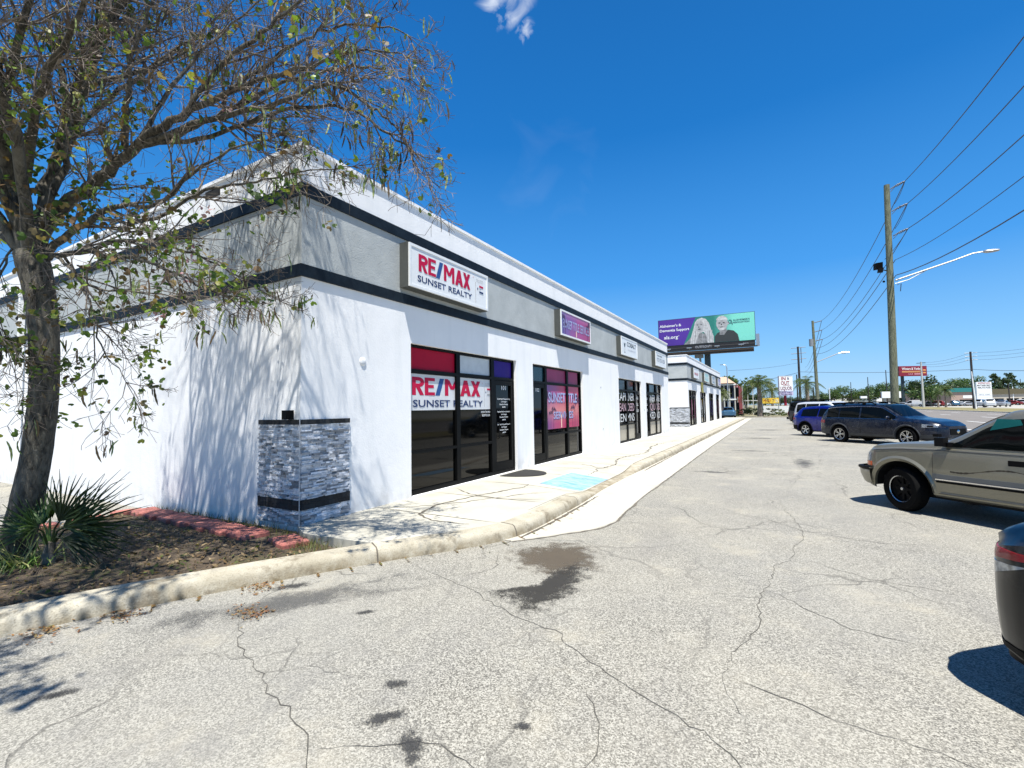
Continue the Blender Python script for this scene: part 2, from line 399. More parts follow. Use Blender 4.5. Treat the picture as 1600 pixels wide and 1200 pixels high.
def text(body, h, m, parent, origin, right, up, name='lettering', depth=.004, width=None, bold=0.0, align='LEFT', world=True, space=1.0, label=None):
    """flat raised lettering; right / up are world directions, h = cap height in metres"""
    cu = bpy.data.curves.new('t', 'FONT'); cu.body = body; cu.size = 1.0; cu.extrude = 0; cu.offset = min(bold, .016); cu.space_character = space
    cu.resolution_u = 3
    to = bpy.data.objects.new('t', cu); COL.objects.link(to)
    dg = bpy.context.evaluated_depsgraph_get(); me = bpy.data.meshes.new_from_object(to.evaluated_get(dg))
    bpy.data.objects.remove(to); bpy.data.curves.remove(cu)
    n = len(me.vertices); co = np.empty(n * 3, np.float32); me.vertices.foreach_get('co', co); co = co.reshape(-1, 3)
    if n == 0: return None
    x0, x1 = co[:, 0].min(), co[:, 0].max(); y0 = 0.0
    sc = h / .72; sx = sc if width is None else width / (x1 - x0)
    X = (co[:, 0] - x0) * sx; Y = (co[:, 1] - y0) * sc
    wd = (x1 - x0) * sx
    if align == 'CENTER': X -= wd / 2
    elif align == 'RIGHT': X -= wd
    r = np.array(right, float); r /= np.linalg.norm(r); u = np.array(up, float); nn = np.cross(r, u); nn /= np.linalg.norm(nn)
    o3 = np.array(origin, float)
    if world and parent is not None:
        root = parent
        while root.parent: root = root.parent
        o3 = o3 - np.array(root.location)
    W3 = o3 + X[:, None] * r + Y[:, None] * u + nn * depth
    me.vertices.foreach_set('co', W3.astype(np.float32).ravel()); me.name = name; me.materials.clear(); me.materials.append(m)
    me.polygons.foreach_set('material_index', [0] * len(me.polygons)); me.update()
    ob = bpy.data.objects.new(name, me); COL.objects.link(ob)
    if parent is not None: ob.parent = parent
    if label: ob['label'] = label
    return ob

def blocks(word, h, m, parent, origin_y, z, x, width, name='lettering'):
    """heavy condensed capitals cut as flat strips, facing +X"""
    def pl(L, w=.2): return L, w
    arc = lambda cx, cy, rx, ry, a0, a1, n=9: [(cx + rx * math.cos(t), cy + ry * math.sin(t)) for t in np.linspace(a0, a1, n)]
    G = {'R': [([(.1, 0), (.1, 1)], .2), ([(.2, .9)] + arc(.34, .72, .20, .18, PI / 2, -PI / 2) + [(.2, .54)], .2), ([(.30, .46), (.52, 0)], .2)],
         'E': [([(.1, 0), (.1, 1)], .2), ([(.2, .91), (.56, .91)], .18), ([(.2, .51), (.50, .51)], .18), ([(.2, .09), (.56, .09)], .18)],
         'M': [([(.1, 0), (.1, 1)], .19), ([(.72, 0), (.72, 1)], .19), ([(.16, .95), (.41, .38)], .17), ([(.41, .38), (.66, .95)], .17)],
         'A': [([(.09, 0), (.31, 1)], .19), ([(.53, 0), (.31, 1)], .19), ([(.17, .27), (.45, .27)], .16)],
         'X': [([(.10, 0), (.50, 1)], .19), ([(.50, 0), (.10, 1)], .19)]}
    W_ = {'R': .66, 'E': .64, 'M': .88, 'A': .64, 'X': .60}
    tot = sum(W_[c] for c in word); sx = width / (tot - .05); g = MB(); cur = 0; k = 0
    for c in word:
        for pts, w in G[c]:
            L0, R0 = [], []
            diag = len(pts) == 2 and abs(pts[0][0] - pts[1][0]) > .03 and abs(pts[0][1] - pts[1][1]) > .03
            for i, p in enumerate(pts):
                a = pts[max(i - 1, 0)]; b = pts[min(i + 1, len(pts) - 1)]; t = np.array([b[0] - a[0], b[1] - a[1]]); t /= np.linalg.norm(t)
                n_ = np.array([1.08, 0]) if diag else np.array([-t[1], t[0]])
                L0.append(np.array(p) - n_ * w / 2); R0.append(np.array(p) + n_ * w / 2)
            k += 1
            cvt = lambda q: (x + .0004 * k, origin_y + (cur + q[0]) * sx, z + q[1] * h)
            g.grid([[cvt(q) for q in L0], [cvt(q) for q in R0]])
        cur += W_[c]
    return g.build(name, m, parent, world=True)
def slash(h, m, parent, y0, y1, z, x):
    g = MB(); w = (y1 - y0) * .48; g.face([(x, y0, z), (x, y0 + w, z), (x, y1, z + h), (x, y1 - w, z + h)]); return g.build('lettering', m, parent, world=True)
# ================================================================ GROUND
FX = -5.72          # facade plane
g = MB(); g.face([(-2500, -2500, -.06), (2500, -2500, -.06), (2500, 3500, -.06), (-2500, 3500, -.06)])
struct(g, 'ground', m_grass('far_ground', (.16, .15, .07), (.30, .27, .17)))
g = MB(); g.face([(-60, -30, 0), (6.4, -30, 0), (6.4, 71.3, 0), (-60, 71.3, 0)]); struct(g, 'parking_lot', asphalt)
# verge between the lot and the road, then the road and the ground beyond, 0.3 m higher
g = MB(); g.grid([[(6.4, y, .004), (6.9, y, .16), (7.6, y, .29)] for y in (-60, 260)])
struct(g, 'verge', fg)
g = MB(); g.box(6.22, 6.4, -30, 71, -.03, .12); struct(g, 'lot_edge_kerb', kerbm)
g = MB(); g.face([(7.6, -200, .30), (23.2, -200, .30), (23.2, 900, .30), (7.6, 900, .30)]); struct(g, 'road', roadm)
g = MB()
for y in range(-20, 400, 12):
    for x in (11.7, 15.8, 19.6): g.box(x - .07, x + .07, y + 1.5, y + 5, .302, .306)
g.box(8.15, 8.29, -60, 500, .302, .306); g.box(22.6, 22.74, -60, 500, .302, .306)
struct(g, 'road_marking', linew)
g = MB(); g.box(23.2, 23.6, -100, 600, .2, .42); struct(g, 'road_kerb', kerbm)
g = MB(); g.grid([[(23.6, y, .40), (31, y, .36), (36.5, y, .33)] for y in (-100, 600)]); struct(g, 'far_verge', m_grass('olive_verge_grass', (.13, .13, .045), (.29, .235, .11)))
g = MB(); g.face([(36.5, -100, .32), (140, -100, .32), (140, 600, .32), (36.5, 600, .32)]); struct(g, 'far_lot', m_concrete('pale_far_paving', (.33, .32, .28), (.44, .42, .37), st=.5))

# kerb path: front foot of the kerb, near left -> far
KP = [(-6.9, -3.6), (-6.3, -1.7), (-5.95, -.6), (-5.62, .35), (-5.40, .9), (-5.22, 1.55), (-4.92, 2.12), (-4.62, 2.75), (-4.28, 3.35), (-3.96, 3.94), (-3.66, 4.38),
      (-3.30, 4.88), (-3.06, 5.27), (-3.02, 5.8), (-3.03, 6.6), (-3.06, 7.7), (-3.10, 8.6), (-3.14, 9.4), (-3.16, 10.4), (-3.18, 11.4), (-3.2, 12.4), (-3.22, 13.6), (-3.22, 16), (-3.24, 20), (-3.3, 28), (-3.38, 40), (-3.5, 66)]
def resample(P0, st):
    out = []
    for (a, b) in zip(P0[:-1], P0[1:]):
        a = np.array(a); b = np.array(b); n = max(1, int(np.linalg.norm(b - a) / st))
        out += [a + (b - a) * k / n for k in range(n)]
    return out + [np.array(P0[-1])]
def smooth2(P0, it=3):
    Q = [np.array(p, float) for p in P0]
    for _ in range(it):
        Q = [Q[0]] + [Q[i] * .5 + (Q[i - 1] + Q[i + 1]) * .25 for i in range(1, len(Q) - 1)] + [Q[-1]]
    return Q
KF = smooth2(resample(KP, .25), 3)
def dip(y):
    return max(0.0, min(1.0, (y - 7.9) / 1.0)) * max(0.0, min(1.0, (12.9 - y) / 1.1))
rows = []; KBK = []
rk = random.Random(4)
for i, p in enumerate(KF):
    t = KF[min(i + 1, len(KF) - 1)] - KF[max(i - 1, 0)]; t = t / np.linalg.norm(t); nn = np.array([-t[1], t[0]])
    if nn[0] > 0: nn = -nn
    h = .15 - .115 * dip(p[1]); j = rk.uniform(-.006, .006)
    prof = [(0, -.03), (0.006, 0.0), (.02 + j, h * .55), (.045 + j, h * .86), (.085, h), (.30, h + .002), (.305, -.03)]
    rows.append([(p[0] + nn[0] * a, p[1] + nn[1] * a, z) for a, z in prof]); KBK.append((p + nn * .30, h))
g = MB(); g.grid(rows); struct(g, 'kerb', kerbm, smooth=50)
kj = MB()
for i in (13, 27, 33, 41, 53, 67, 84, 100, 120):
    a_ = np.array(rows[i]); b_ = np.array(rows[i + 1]); d_ = (b_[3] - a_[3]) / np.linalg.norm(b_[3] - a_[3]) * .009; up_ = np.array([0, 0, .003]); kj.grid([[tuple(q - d_ + up_) for q in a_[1:6]], [tuple(q + d_ + up_) for q in a_[1:6]]])
struct(kj, 'kerb_joint', flat('joint_dirt', (.12, .105, .08), .9, var=.3))
# sidewalk sheet
def swz(x, y, xb):
    t = max(0, min(1, (x + 4.45) / (xb + 4.45))) if xb > -4.4 else 0
    return .15 - .115 * dip(y) * t
sw = [(b, h) for b, h in KBK if b[1] >= 4.02]
g = MB(); rr = []
b0 = sw[0][0]
rr.append([(FX - .03 + (b0[0] - FX + .03) * k / 8, 4.19 + (3.97 - 4.19) * min(1, k / 2.2) + (b0[1] - 3.97) * max(0, (k - 2.2) / 5.8), .149) for k in range(9)])
for b, h in sw[1:]:
    yl = max(4.22, b[1]) if b[1] > 4.6 else 4.19 + (b[1] - b0[1]) * .8
    rr.append([(FX - .03 + (b[0] - FX + .03) * k / 8, yl + (b[1] - yl) * (k / 8), swz(FX + (b[0] - FX) * k / 8, b[1], b[0])) for k in range(9)])
g.grid([list(r) for r in rr]); 
fr = rr[0]; g.grid([fr, [(x, y, -.02) for x, y, z in fr]])
struct(g, 'sidewalk', conc)
g = MB(); g.face([(-14, 36, .149), (FX - .03, 30, .149), (FX - .03, 36.6, .149)]); g.face([(-20, 29.5, .005), (-5.75, 29.5, .146), (-5.75, 36.7, .146), (-20, 36.7, .005)]); struct(g, 'side_path', conc)
# joints and cracks as narrow strips laid on the surfaces
def strip(g, pts, w, z=None, jit=0.0, seed=0, taper=True):
    r = random.Random(seed); P2 = resample(pts, .07 if jit else .5)
    if jit:
        off = 0
        Q = []
        for p in P2: off = off * .75 + r.uniform(-jit, jit); Q.append(p + np.array([off, off * .6 * r.choice((-1, 1))]))
        P2 = Q
    L = []; R = []
    for i, p in enumerate(P2):
        t = P2[min(i + 1, len(P2) - 1)] - P2[max(i - 1, 0)]; t = t / (np.linalg.norm(t) + 1e-9); nn = np.array([-t[1], t[0]])
        ww = w * (r.uniform(.35, 1.1) if jit else 1) * (min(1, .2 + 4 * min(i, len(P2) - 1 - i) / len(P2)) if taper else 1)
        zz = z(p) if callable(z) else z
        L.append((*(p + nn * ww / 2), zz)); R.append((*(p - nn * ww / 2), zz))
    g.grid([L, R])
swh = lambda p: .15 - .115 * dip(p[1]) * max(0, min(1, (p[0] + 4.45) / 1.0)) + .004
jm = flat('joint_dirt', (.16, .145, .11), .9, var=.3)
g = MB()
for y in (5.55, 7.05, 8.55, 10.15, 11.35, 12.55, 13.8, 15.2, 16.8, 18.4, 20, 21.6, 23.2, 25, 27, 29): strip(g, [(FX + .02, y), (-3.36, y - .02)], .018, swh, seed=int(y * 10))
strip(g, [(-3.37 - (.0), 6.4), (-3.40, 9), (-3.49, 13), (-3.53, 20), (-3.6, 30), (-3.72, 45), (-3.8, 62)], .032, swh)
strip(g, [(-5.5, 5.6), (-5.1, 5.9), (-4.6, 6.6), (-4.2, 7.4), (-3.6, 8.1)], .03, swh, .03, 3)
strip(g, [(-3.7, 5.3), (-4.3, 5.25), (-4.75, 5.5), (-4.9, 6.1), (-4.8, 7.0), (-4.45, 8.2), (-4.5, 8.6)], .055, swh, .02, 5)
strip(g, [(-5.6, 7.6), (-5.0, 7.2), (-4.2, 7.0), (-3.5, 7.3)], .035, swh, .02, 15)
strip(g, [(-5.6, 11.9), (-4.8, 12.2), (-4.2, 11.9), (-3.5, 12.3)], .03, swh, .03, 16)
strip(g, [(-5.5, 15.0), (-4.6, 14.4), (-3.6, 14.8)], .03, swh, .03, 17)
strip(g, [(-3.9, 10.6), (-4.1, 11.6), (-3.9, 12.6), (-4.2, 14.0), (-3.9, 16), (-4.4, 19), (-4.0, 22)], .05, swh, .05, 8)
struct(g, 'sidewalk_joint', jm)
bp = MB(); bp.grid([[(x, y, swh((x, y))) for x in np.linspace(-4.37, -3.47 + .0, 6)] for y in np.linspace(8.85, 10.6, 9)]); struct(bp, 'blue_ramp_paint', bluep)
# gutter apron
AE = [(-3.05, 5.29), (-2.75, 5.68), (-2.45, 6.12), (-2.26, 6.43), (-2.17, 6.9), (-2.22, 7.6), (-2.28, 8.8), (-2.30, 9.9), (-2.34, 13.0), (-2.45, 20), (-2.6, 40), (-2.8, 66)]
ax_ = [p[0] for p in AE]; ay_ = [p[1] for p in AE]; kx_ = [p[0] for p in KF]; ky_ = [p[1] for p in KF]
ys = list(np.linspace(5.3, 8, 16)) + list(np.linspace(8.3, 66, 60)); rows = []
for y in ys:
    xa = np.interp(y, ay_, ax_); xk = np.interp(y, ky_, kx_); rows.append([(xk - .02, y, .006 + .02 * dip(y)), ((xk + xa) / 2, y, .008), (xa, y, .012), (xa + .012, y, -.01)])
g = MB(); g.grid(rows); struct(g, 'gutter', apronm)
g = MB()
for y in (7.0, 8.7, 10.3, 12.4, 15, 18, 21, 24, 28, 32): strip(g, [(np.interp(y, ky_, kx_) + .02, y), (np.interp(y, ay_, ax_) - .02, y)], .014, .016)
strip(g, [(x + .03, y) for x, y in AE], .05, .003, .012, 9, taper=False)
strip(g, [(-3.0, 5.5), (-2.98, 6.6), (-3.02, 7.8), (-3.07, 9.2), (-3.1, 12), (-3.2, 18), (-3.27, 30), (-3.36, 45), (-3.45, 62)], .05, .0145, .008, 2, taper=False)
struct(g, 'gutter_joint', jm)
# pavement cracks, tar patches, wet stain
crm = flat('crack_dark', (.085, .080, .068), .95, var=.3)
g = MB()
CK = [[(-3.97, 2.35), (-3.5, 2.06), (-3.09, 1.95), (-2.79, 1.82), (-2.49, 1.78), (-2.11, 1.64), (-1.7, 1.35)],
      [(-3.64, 4.06), (-2.51, 3.71), (-1.98, 3.45), (-1.58, 3.34), (-1.16, 3.05), (-.77, 2.85), (-.3, 2.6), (.05, 2.2)],
      [(-.1, 10.2), (.07, 8.66), (.24, 7.45), (.06, 6.15), (-.19, 4.98), (-.17, 4.19), (-.35, 3.3), (-.2, 2.6)],
      [(.06, 6.15), (.7, 5.7), (1.5, 5.6)], [(-.19, 4.98), (.4, 4.4), (.9, 4.3)], [(-2.12, 1.64), (-1.6, 1.95), (-1.2, 1.9), (-.85, 2.15), (-.5, 2.1)],
      [(-.85, 2.15), (-.9, 2.5), (-1.1, 2.75)], [(-.5, 2.1), (-.45, 1.75), (-.3, 1.5)], [(.5, 24), (.3, 18), (.5, 14), (.2, 11.5), (-.1, 10.2)], [(.2, 11.5), (-.5, 11.2), (-1.3, 11.6), (-2.1, 11.3)],
      [(-1.0, 8.3), (-.2, 8.0), (.24, 7.45), (1.0, 7.2), (1.8, 7.4)], [(-3.0, 4.9), (-2.7, 4.3), (-2.9, 3.9)], [(-.35, 3.3), (.3, 3.1), (.9, 3.0)], [(-1.8, 21), (-1.0, 20.4), (-.2, 21), (.3, 18)]]
for k, c in enumerate(CK): strip(g, c, .0075, .0035, .026, 30 + k)
struct(g, 'pavement_crack', crm)
def blob(name, pts, m, z=.005, rings=7):
    """sheet whose colour attribute fades from the middle to the rim"""
    P2 = resample(pts + [pts[0]], .12)[:-1]; c = np.mean(P2, axis=0); g = MB(); vs = []; vc = []; fs = []
    n = len(P2); vs.append((*c, z)); vc.append((1, 1, 1))
    for k in range(1, rings + 1):
        f = k / rings
        for p in P2: q = c + (p - c) * f; vs.append((*q, z)); vc.append((1 - f,) * 3)
    for i in range(n): fs.append((0, 1 + i, 1 + (i + 1) % n))
    for k in range(rings - 1):
        for i in range(n): a = 1 + k * n + i; b = 1 + k * n + (i + 1) % n; fs.append((a, a + n, b + n, b))
    g.raw(vs, fs); g.vc = vc; return struct(g, name, m, colors='vert')
st1 = m_stain('wet_dark_stain', (.045, .042, .036), .22); st2 = m_stain('rust_brown_stain', (.125, .10, .07), .20, 5, .8); st3 = m_stain('tar_spot', (.05, .05, .05), .42, 11, .75)
st4 = m_stain('grey_wear', (.11, .11, .108), .50, 3, .6)
blob('wet_stain', [(-2.55, 3.66), (-2.1, 3.45), (-1.83, 3.34), (-1.72, 3.6), (-1.62, 4.0), (-1.62, 4.5), (-1.75, 4.95), (-2.05, 5.05), (-2.15, 4.6), (-2.1, 4.15), (-2.3, 3.95)], st1)
blob('rust_stain', [(-3.0, 4.85), (-2.5, 4.35), (-1.95, 4.2), (-1.6, 4.7), (-1.75, 5.3), (-2.1, 5.8), (-2.6, 5.6), (-2.95, 5.2)], st2, .0025)
for k, (x, y, a, b, r) in enumerate([(-2.13, 2.25, .12, .06, .4), (-1.97, 1.98, .20, .07, .9), (-1.68, 1.88, .22, .08, -.7), (-1.25, 2.28, .08, .04, .4), (-4.2, 3.0, .26, .10, .9), (-3.1, 2.9, .12, .05, .8), (-3.9, 1.2, .16, .06, .9)]):
    pts = []
    for q in range(10):
        t = 2 * PI * q / 10; u = a * math.cos(t) * 1.3; v = b * math.sin(t) * 1.5; pts.append((x + u * math.cos(r) - v * math.sin(r), y + u * math.sin(r) + v * math.cos(r)))
    blob('tar_spot', pts, st3, .0055)
blob('grey_wear', [(-4.9, 2.0), (-4.2, 3.2), (-3.1, 4.6), (-2.4, 4.2), (-3.0, 3.2), (-3.7, 2.2), (-4.4, 1.3), (-5.2, .8)], st4, .0015)
for (x, y, a, b) in [(-1.5, 13, 1.2, .3), (.6, 16, .5, 2.6), (-1.0, 19.5, 1.6, .4), (-.8, 27, 1.5, .8), (-.6, 36, 1.8, 1.2)]:
    blob('grey_wear', [(x + a * math.cos(t), y + b * math.sin(t)) for t in np.linspace(0, 2 * PI, 13)[:-1]], st4, .0018)

# planting bed
bedp = [(-9.55, 4.10), (-5.73, 4.16), (-5.30, 3.94), (-4.60, 3.88), (-4.27, 3.93)] + [tuple(b) for b, h in reversed([q for q in KBK if q[0][1] < 3.9])] + [(-9.1, -3.4), (-9.0, 0), (-9.2, 2.8)]
def inpoly(x, y, P0):
    c = False; n = len(P0); j = n - 1
    for i in range(n):
        if (P0[i][1] > y) != (P0[j][1] > y) and x < (P0[j][0] - P0[i][0]) * (y - P0[i][1]) / (P0[j][1] - P0[i][1]) + P0[i][0]: c = not c
        j = i
    return c
rb = random.Random(8)
cx_, cy_ = -7.0, 1.6; P2 = [np.array(p) for p in resample(bedp + [bedp[0]], .3)[:-1]]; g = MB(); rows = []
for k in range(9):
    f = 1 - k / 8.5; rows.append([(cx_ + (p[0] - cx_) * f, cy_ + (p[1] - cy_) * f, (.085 if k == 0 else .10 + .05 * (1 - f) + rb.uniform(-.02, .02))) for p in P2])
g.grid(rows, True); g.face(rows[-1][::-1]); struct(g, 'planting_bed', soilm, smooth=True)

# loose leaves and dead grass lying in the bed and along the kerb
g = MB()
def quad(g, c, r, col, elong=1.6, flatness=.35, rnd=random):
    a = rnd.uniform(0, 2 * PI); t = np.array([math.cos(a), math.sin(a), rnd.uniform(-flatness, flatness)]); u = np.array([-math.sin(a), math.cos(a), rnd.uniform(-flatness, flatness)])
    c = np.array(c); g.ccur = col; g.face([c - t * r * elong, c - u * r * .7, c + t * r * elong, c + u * r * .7])
r0 = random.Random(3); n = 0
while n < 5200:
    x = r0.uniform(-9.3, -4.2); y = r0.uniform(-1.5, 4.05)
    if not inpoly(x, y, bedp) or (r0.random() < .9 and y > 3.45): continue
    n += 1; q = r0.random()
    col = (.20, .13, .06) if q < .4 else ((.30, .22, .12) if q < .6 else ((.10, .065, .035) if q < .85 else (.10, .13, .03)))
    k = r0.uniform(.7, 1.3); quad(g, (x, y, .125 + r0.uniform(0, .035)), r0.uniform(.008, .024), tuple(c * k for c in col), rnd=r0, flatness=.6)
for _ in range(420):
    i = r0.randrange(8, 42); p = KF[i]; d = abs(r0.gauss(0, .09)); col = r0.choice([(.26, .15, .06), (.33, .22, .10), (.16, .09, .04), (.14, .15, .04)])
    quad(g, (p[0] + .02 + d * .8, p[1] - d * .5, .008 + r0.uniform(0, .01)), r0.uniform(.006, .018), col, rnd=r0)
for cx0, cy0 in ((-4.45, 2.85), (-3.97, 2.45), (-5.1, 1.45), (-4.9, 1.9)):
    for _ in range(130):
        quad(g, (cx0 + r0.gauss(0, .10), cy0 + r0.gauss(0, .07), .008 + r0.uniform(0, .012)), r0.uniform(.005, .014), r0.choice([(.34, .17, .06), (.24, .11, .05), (.30, .22, .10)]), rnd=r0)
tag(g.build('leaf_litter', leafm, colors=True), kind='stuff')
g = MB()
for _ in range(1500):
    q = r0.random()
    if q < .40: x, y = r0.uniform(-9.2, -5.3), 3.98 + r0.gauss(0, .09)
    elif q < .62: x, y = -5.0 + r0.gauss(0, .30), 3.72 + r0.gauss(0, .10)
    else: x, y = r0.uniform(-8.8, -4.6), r0.uniform(.4, 3.8)
    if not inpoly(x, y, bedp): continue
    k = r0.uniform(.7, 1.4); g.ccur = r0.choice([(.10 * k, .135 * k, .03), (.16 * k, .16 * k, .05), (.26 * k, .20 * k, .09)])
    h = r0.uniform(.03, .11); a = r0.uniform(0, 2 * PI); w = .004; dx, dy = math.cos(a) * w, math.sin(a) * w; lx, ly = r0.uniform(-.05, .05), r0.uniform(-.05, .05)
    g.face([(x - dx, y - dy, .10), (x + dx, y + dy, .10), (x + lx, y + ly, .12 + h)])
tag(g.build('grass', leafm, colors=True), kind='stuff')

# concrete pavers edging the bed
pl = []
for k in range(8): pl.append((-8.98 + .47 * k + (k * .012), 3.77 - .012 * k, rb.uniform(-.05, .05) - .12, .45, .36))
pl[-1] = (-5.28, 3.72, -.25, .46, .32)
pl += [(-9.28, 3.62, 1.25, .40, .24), (-9.25, 3.10, 1.5, .40, .22), (-9.2, 2.55, 1.6, .40, .22), (-9.15, 2.0, 1.62, .40, .22)]
for k, (x, y, a, L, w) in enumerate(pl):
    g = MB(); z1 = .160 + rb.uniform(-.008, .008); e = .012
    c, s_ = math.cos(a), math.sin(a); R2 = lambda u, v: (u * c - v * s_, u * s_ + v * c)
    ring = lambda i, z: [(*R2(u, v), z) for u, v in ((-L / 2 + i, -w / 2 + i), (L / 2 - i, -w / 2 + i), (L / 2 - i, w / 2 - i), (-L / 2 + i, w / 2 - i))]
    g.grid([ring(0, -.10), ring(0, z1 - .115), ring(e, z1 - .10)], True); g.face(ring(e, z1 - .10))
    lab = ('faded red concrete paver at the right end of the row, touching the sidewalk corner' if k == 7 else
           ('faded red paver, %s of the four behind the palmetto' % ('nearest the wall', 'second from the wall', 'third from the wall', 'farthest from the wall')[k - 8] if k > 7 else 'faded red paver, %s from the left in the row along the white side wall' % ('first', 'second', 'third', 'fourth', 'fifth', 'sixth', 'seventh')[k]))
    o = tag(g.build('paver', paverm), lab, 'paver', 'red pavers edging the planting bed'); o.location = (x, y, .10)

# ================================================================ BUILDINGS
def facade(g, x, y0, y1, z0, z1, holes, depth=.16):
    ys = sorted({y0, y1, *[h[0] for h in holes], *[h[1] for h in holes]}); zs = sorted({z0, z1, *[h[2] for h in holes], *[h[3] for h in holes]})
    for a, b in zip(ys[:-1], ys[1:]):
        for c, d in zip(zs[:-1], zs[1:]):
            ym, zm = (a + b) / 2, (c + d) / 2
            if any(h[0] < ym < h[1] and h[2] < zm < h[3] for h in holes): continue
            g.face([(x, a, c), (x, b, c), (x, b, d), (x, a, d)])
    for (a, b, c, d) in holes:
        xi = x - depth
        g.face([(x, a, c), (x, a, d), (xi, a, d), (xi, a, c)]); g.face([(x, b, c), (xi, b, c), (xi, b, d), (x, b, d)])
        g.face([(x, a, d), (x, b, d), (xi, b, d), (xi, a, d)]); g.face([(x, a, c), (xi, a, c), (xi, b, c), (x, b, c)])
def veneer(root, y0, yl, xl, z0, z1, seed, lab):
    r = random.Random(seed); g = MB(); B = [(.36, .50)]
    def band(z): return any(a < z < b for a, b in B) or z > z1 - .07
    z = z0
    while z < z1 - .005:
        nb = [a for a, b in B if z < a - 1e-6] + [z1 - .07 if z < z1 - .075 else z1]
        h = min(r.uniform(.018, .034), min(nb) - z) if not band(z + .004) else min((.07 if z > z1 - .08 else .07), min([b for a, b in B if a <= z + .004 < b] + [z1]) - z)
        h = max(h, .008)
        for face_ in (0, 1):
            s = y0 if face_ == 0 else FX; e = yl if face_ == 0 else xl; sg = 1 if face_ == 0 else -1; cur = s
            while (e - cur) * sg > .002:
                L = min(r.uniform(.04, .20), (e - cur) * sg); a, b = sorted((cur, cur + sg * L)); cur += sg * L
                if band(z + .004): pr = .035; q = r.uniform(.010, .035); g.ccur = (q, q * 1.05, q * 1.1)
                else:
                    pr = r.uniform(.006, .050); q = r.choice([.78, .72, .66, .58, .50, .40, .26, .74, .66, .60, .34]) * r.uniform(.85, 1.1); g.ccur = (min(.9, q * .97), min(.9, q), min(.92, q * 1.05))
                if face_ == 0: g.box(FX - .001, FX + pr, a + .001, b - .001, z + .001, z + h - .0015)
                else: g.box(a + .001, b - .001, y0 - pr, y0 + .001, z + .001, z + h - .0015)
        z += h
    # corner bead
    g.ccur = (.6, .6, .6); g.box(FX + .030, FX + .038, y0 - .038, y0 - .030, z0, z1)
    o = g.build('stone_veneer', stonem, root, world=True, colors=True); o['label'] = lab; return o
def building(name, label, y0, y1, xl, bays, rear=True):
    root = thing(name, label, 'building', (FX, y0, 0)); ZT = 5.47
    g = MB(); holes = [(a, b, .16, 2.92) for a, b, k in bays]
    facade(g, FX, y0, y1, -.05, ZT, holes)
    g.face([(xl, y0, -.05), (FX, y0, -.05), (FX, y0, ZT), (xl, y0, ZT)]); g.face([(xl, y1, -.05), (xl, y1, ZT), (FX, y1, ZT), (FX, y1, -.05)]); g.face([(xl, y0, -.05), (xl, y0, ZT), (xl, y1, ZT), (xl, y1, -.05)])
    g.build('wall', stucco, root, world=True)
    g = MB(); g.box(xl - .05, FX - .3, y0 + .3, y1 - .3, 4.9, 5.0); g.build('roof', flat('grey_roofing', (.4, .4, .39), .9), root, world=True)
    e = .032
    g = MB(); g.box(FX - .25, FX + e, y0 - e, y1 + e, ZT + .005, ZT + .06); g.box(xl, FX - .25, y0 - e, y0 + .2, ZT + .005, ZT + .06); g.box(xl, FX - .25, y1 - .2, y1 + e, ZT + .005, ZT + .06); g.build('coping', stucco, root, world=True)
    e = .008
    g = MB(); g.box(FX - .01, FX + e, y0 - e, y1, 3.775, 4.765); g.box(xl, FX - .01, y0 - e, y0 + .01, 3.775, 4.765); g.build('fascia', gray, root, world=True)
    e = .035
    for za, zb in ((4.765, 4.94), (3.605, 3.775)):
        g = MB(); g.box(FX - .01, FX + e, y0 - e, y1, za, zb); g.box(xl, FX - .01, y0 - e, y0 + .01, za, zb); g.build('trim_band', trim, root, world=True)
    return root
def storefront(root, a, b, kind, detail=True):
    """aluminium frame in an opening; kind 'R' = door on the far side, 'L' = door on the near side"""
    xg = FX - .135; xf = xg + .055; w = .06; f = MB(); z0, z1 = .16, 2.92; wid = b - a
    dw = .96; 
    if kind == 'R': cols = [a, a + 1.55, a + 2.92, b]
    else: cols = [a, a + .98, a + 2.58, b]
    H = [(z0, .24), (2.395, 2.46), (2.87, z1)]
    for za, zb in H: f.box(xg, xf, a, b, za, zb)
    for i, c in enumerate(cols):
        wl = w if i in (0, 3) else w * 1.1
        lo, hi = (c, c + w) if i == 0 else ((c - w, c) if i == 3 else (c - wl, c + wl))
        f.box(xg, xf + .004, lo, hi, .24, 2.395); f.box(xg, xf + .004, lo, hi, 2.46, 2.87)
    di = 2 if kind == 'R' else 0
    for i in range(3):
        if i != di: f.box(xg, xf + .002, cols[i] + w, cols[i + 1] - w, .905, .96)
    fr = f.build('storefront_frame', framem, root, world=True)
    for i in range(3):
        p = MB(); c0, c1 = cols[i] + .03, cols[i + 1] - .03
        p.box(xg - .02, xg + .006, c0, c1, .2, 2.42); p.box(xg - .02, xg + .006, c0, c1, 2.44, 2.9)
        if i != di: p.build('pane', glass, fr, world=True)
        else:
            d = MB(); c0, c1 = cols[i] + w, cols[i + 1] - w
            d.box(xg + .004, xf - .004, c0 + .005, c0 + .09, .25, 2.385); d.box(xg + .004, xf - .004, c1 - .09, c1 - .005, .25, 2.385); d.box(xg + .004, xf - .004, c0 + .09, c1 - .09, .25, .43); d.box(xg + .004, xf - .004, c0 + .09, c1 - .09, 2.28, 2.385)
            dd = d.build('door', framem, root, world=True); p.build('pane', glass, dd, world=True)
            hx = c0 + .13 if kind == 'R' else c1 - .13
            h = MB(); h.tube([(xf, hx, 1.0), (xf + .05, hx, 1.02), (xf + .05, hx, 1.36), (xf, hx, 1.38)], .012, 6); h.build('handle', framem, dd, world=True)
            if detail: door = dd
    return fr, dd, xg + .007, cols
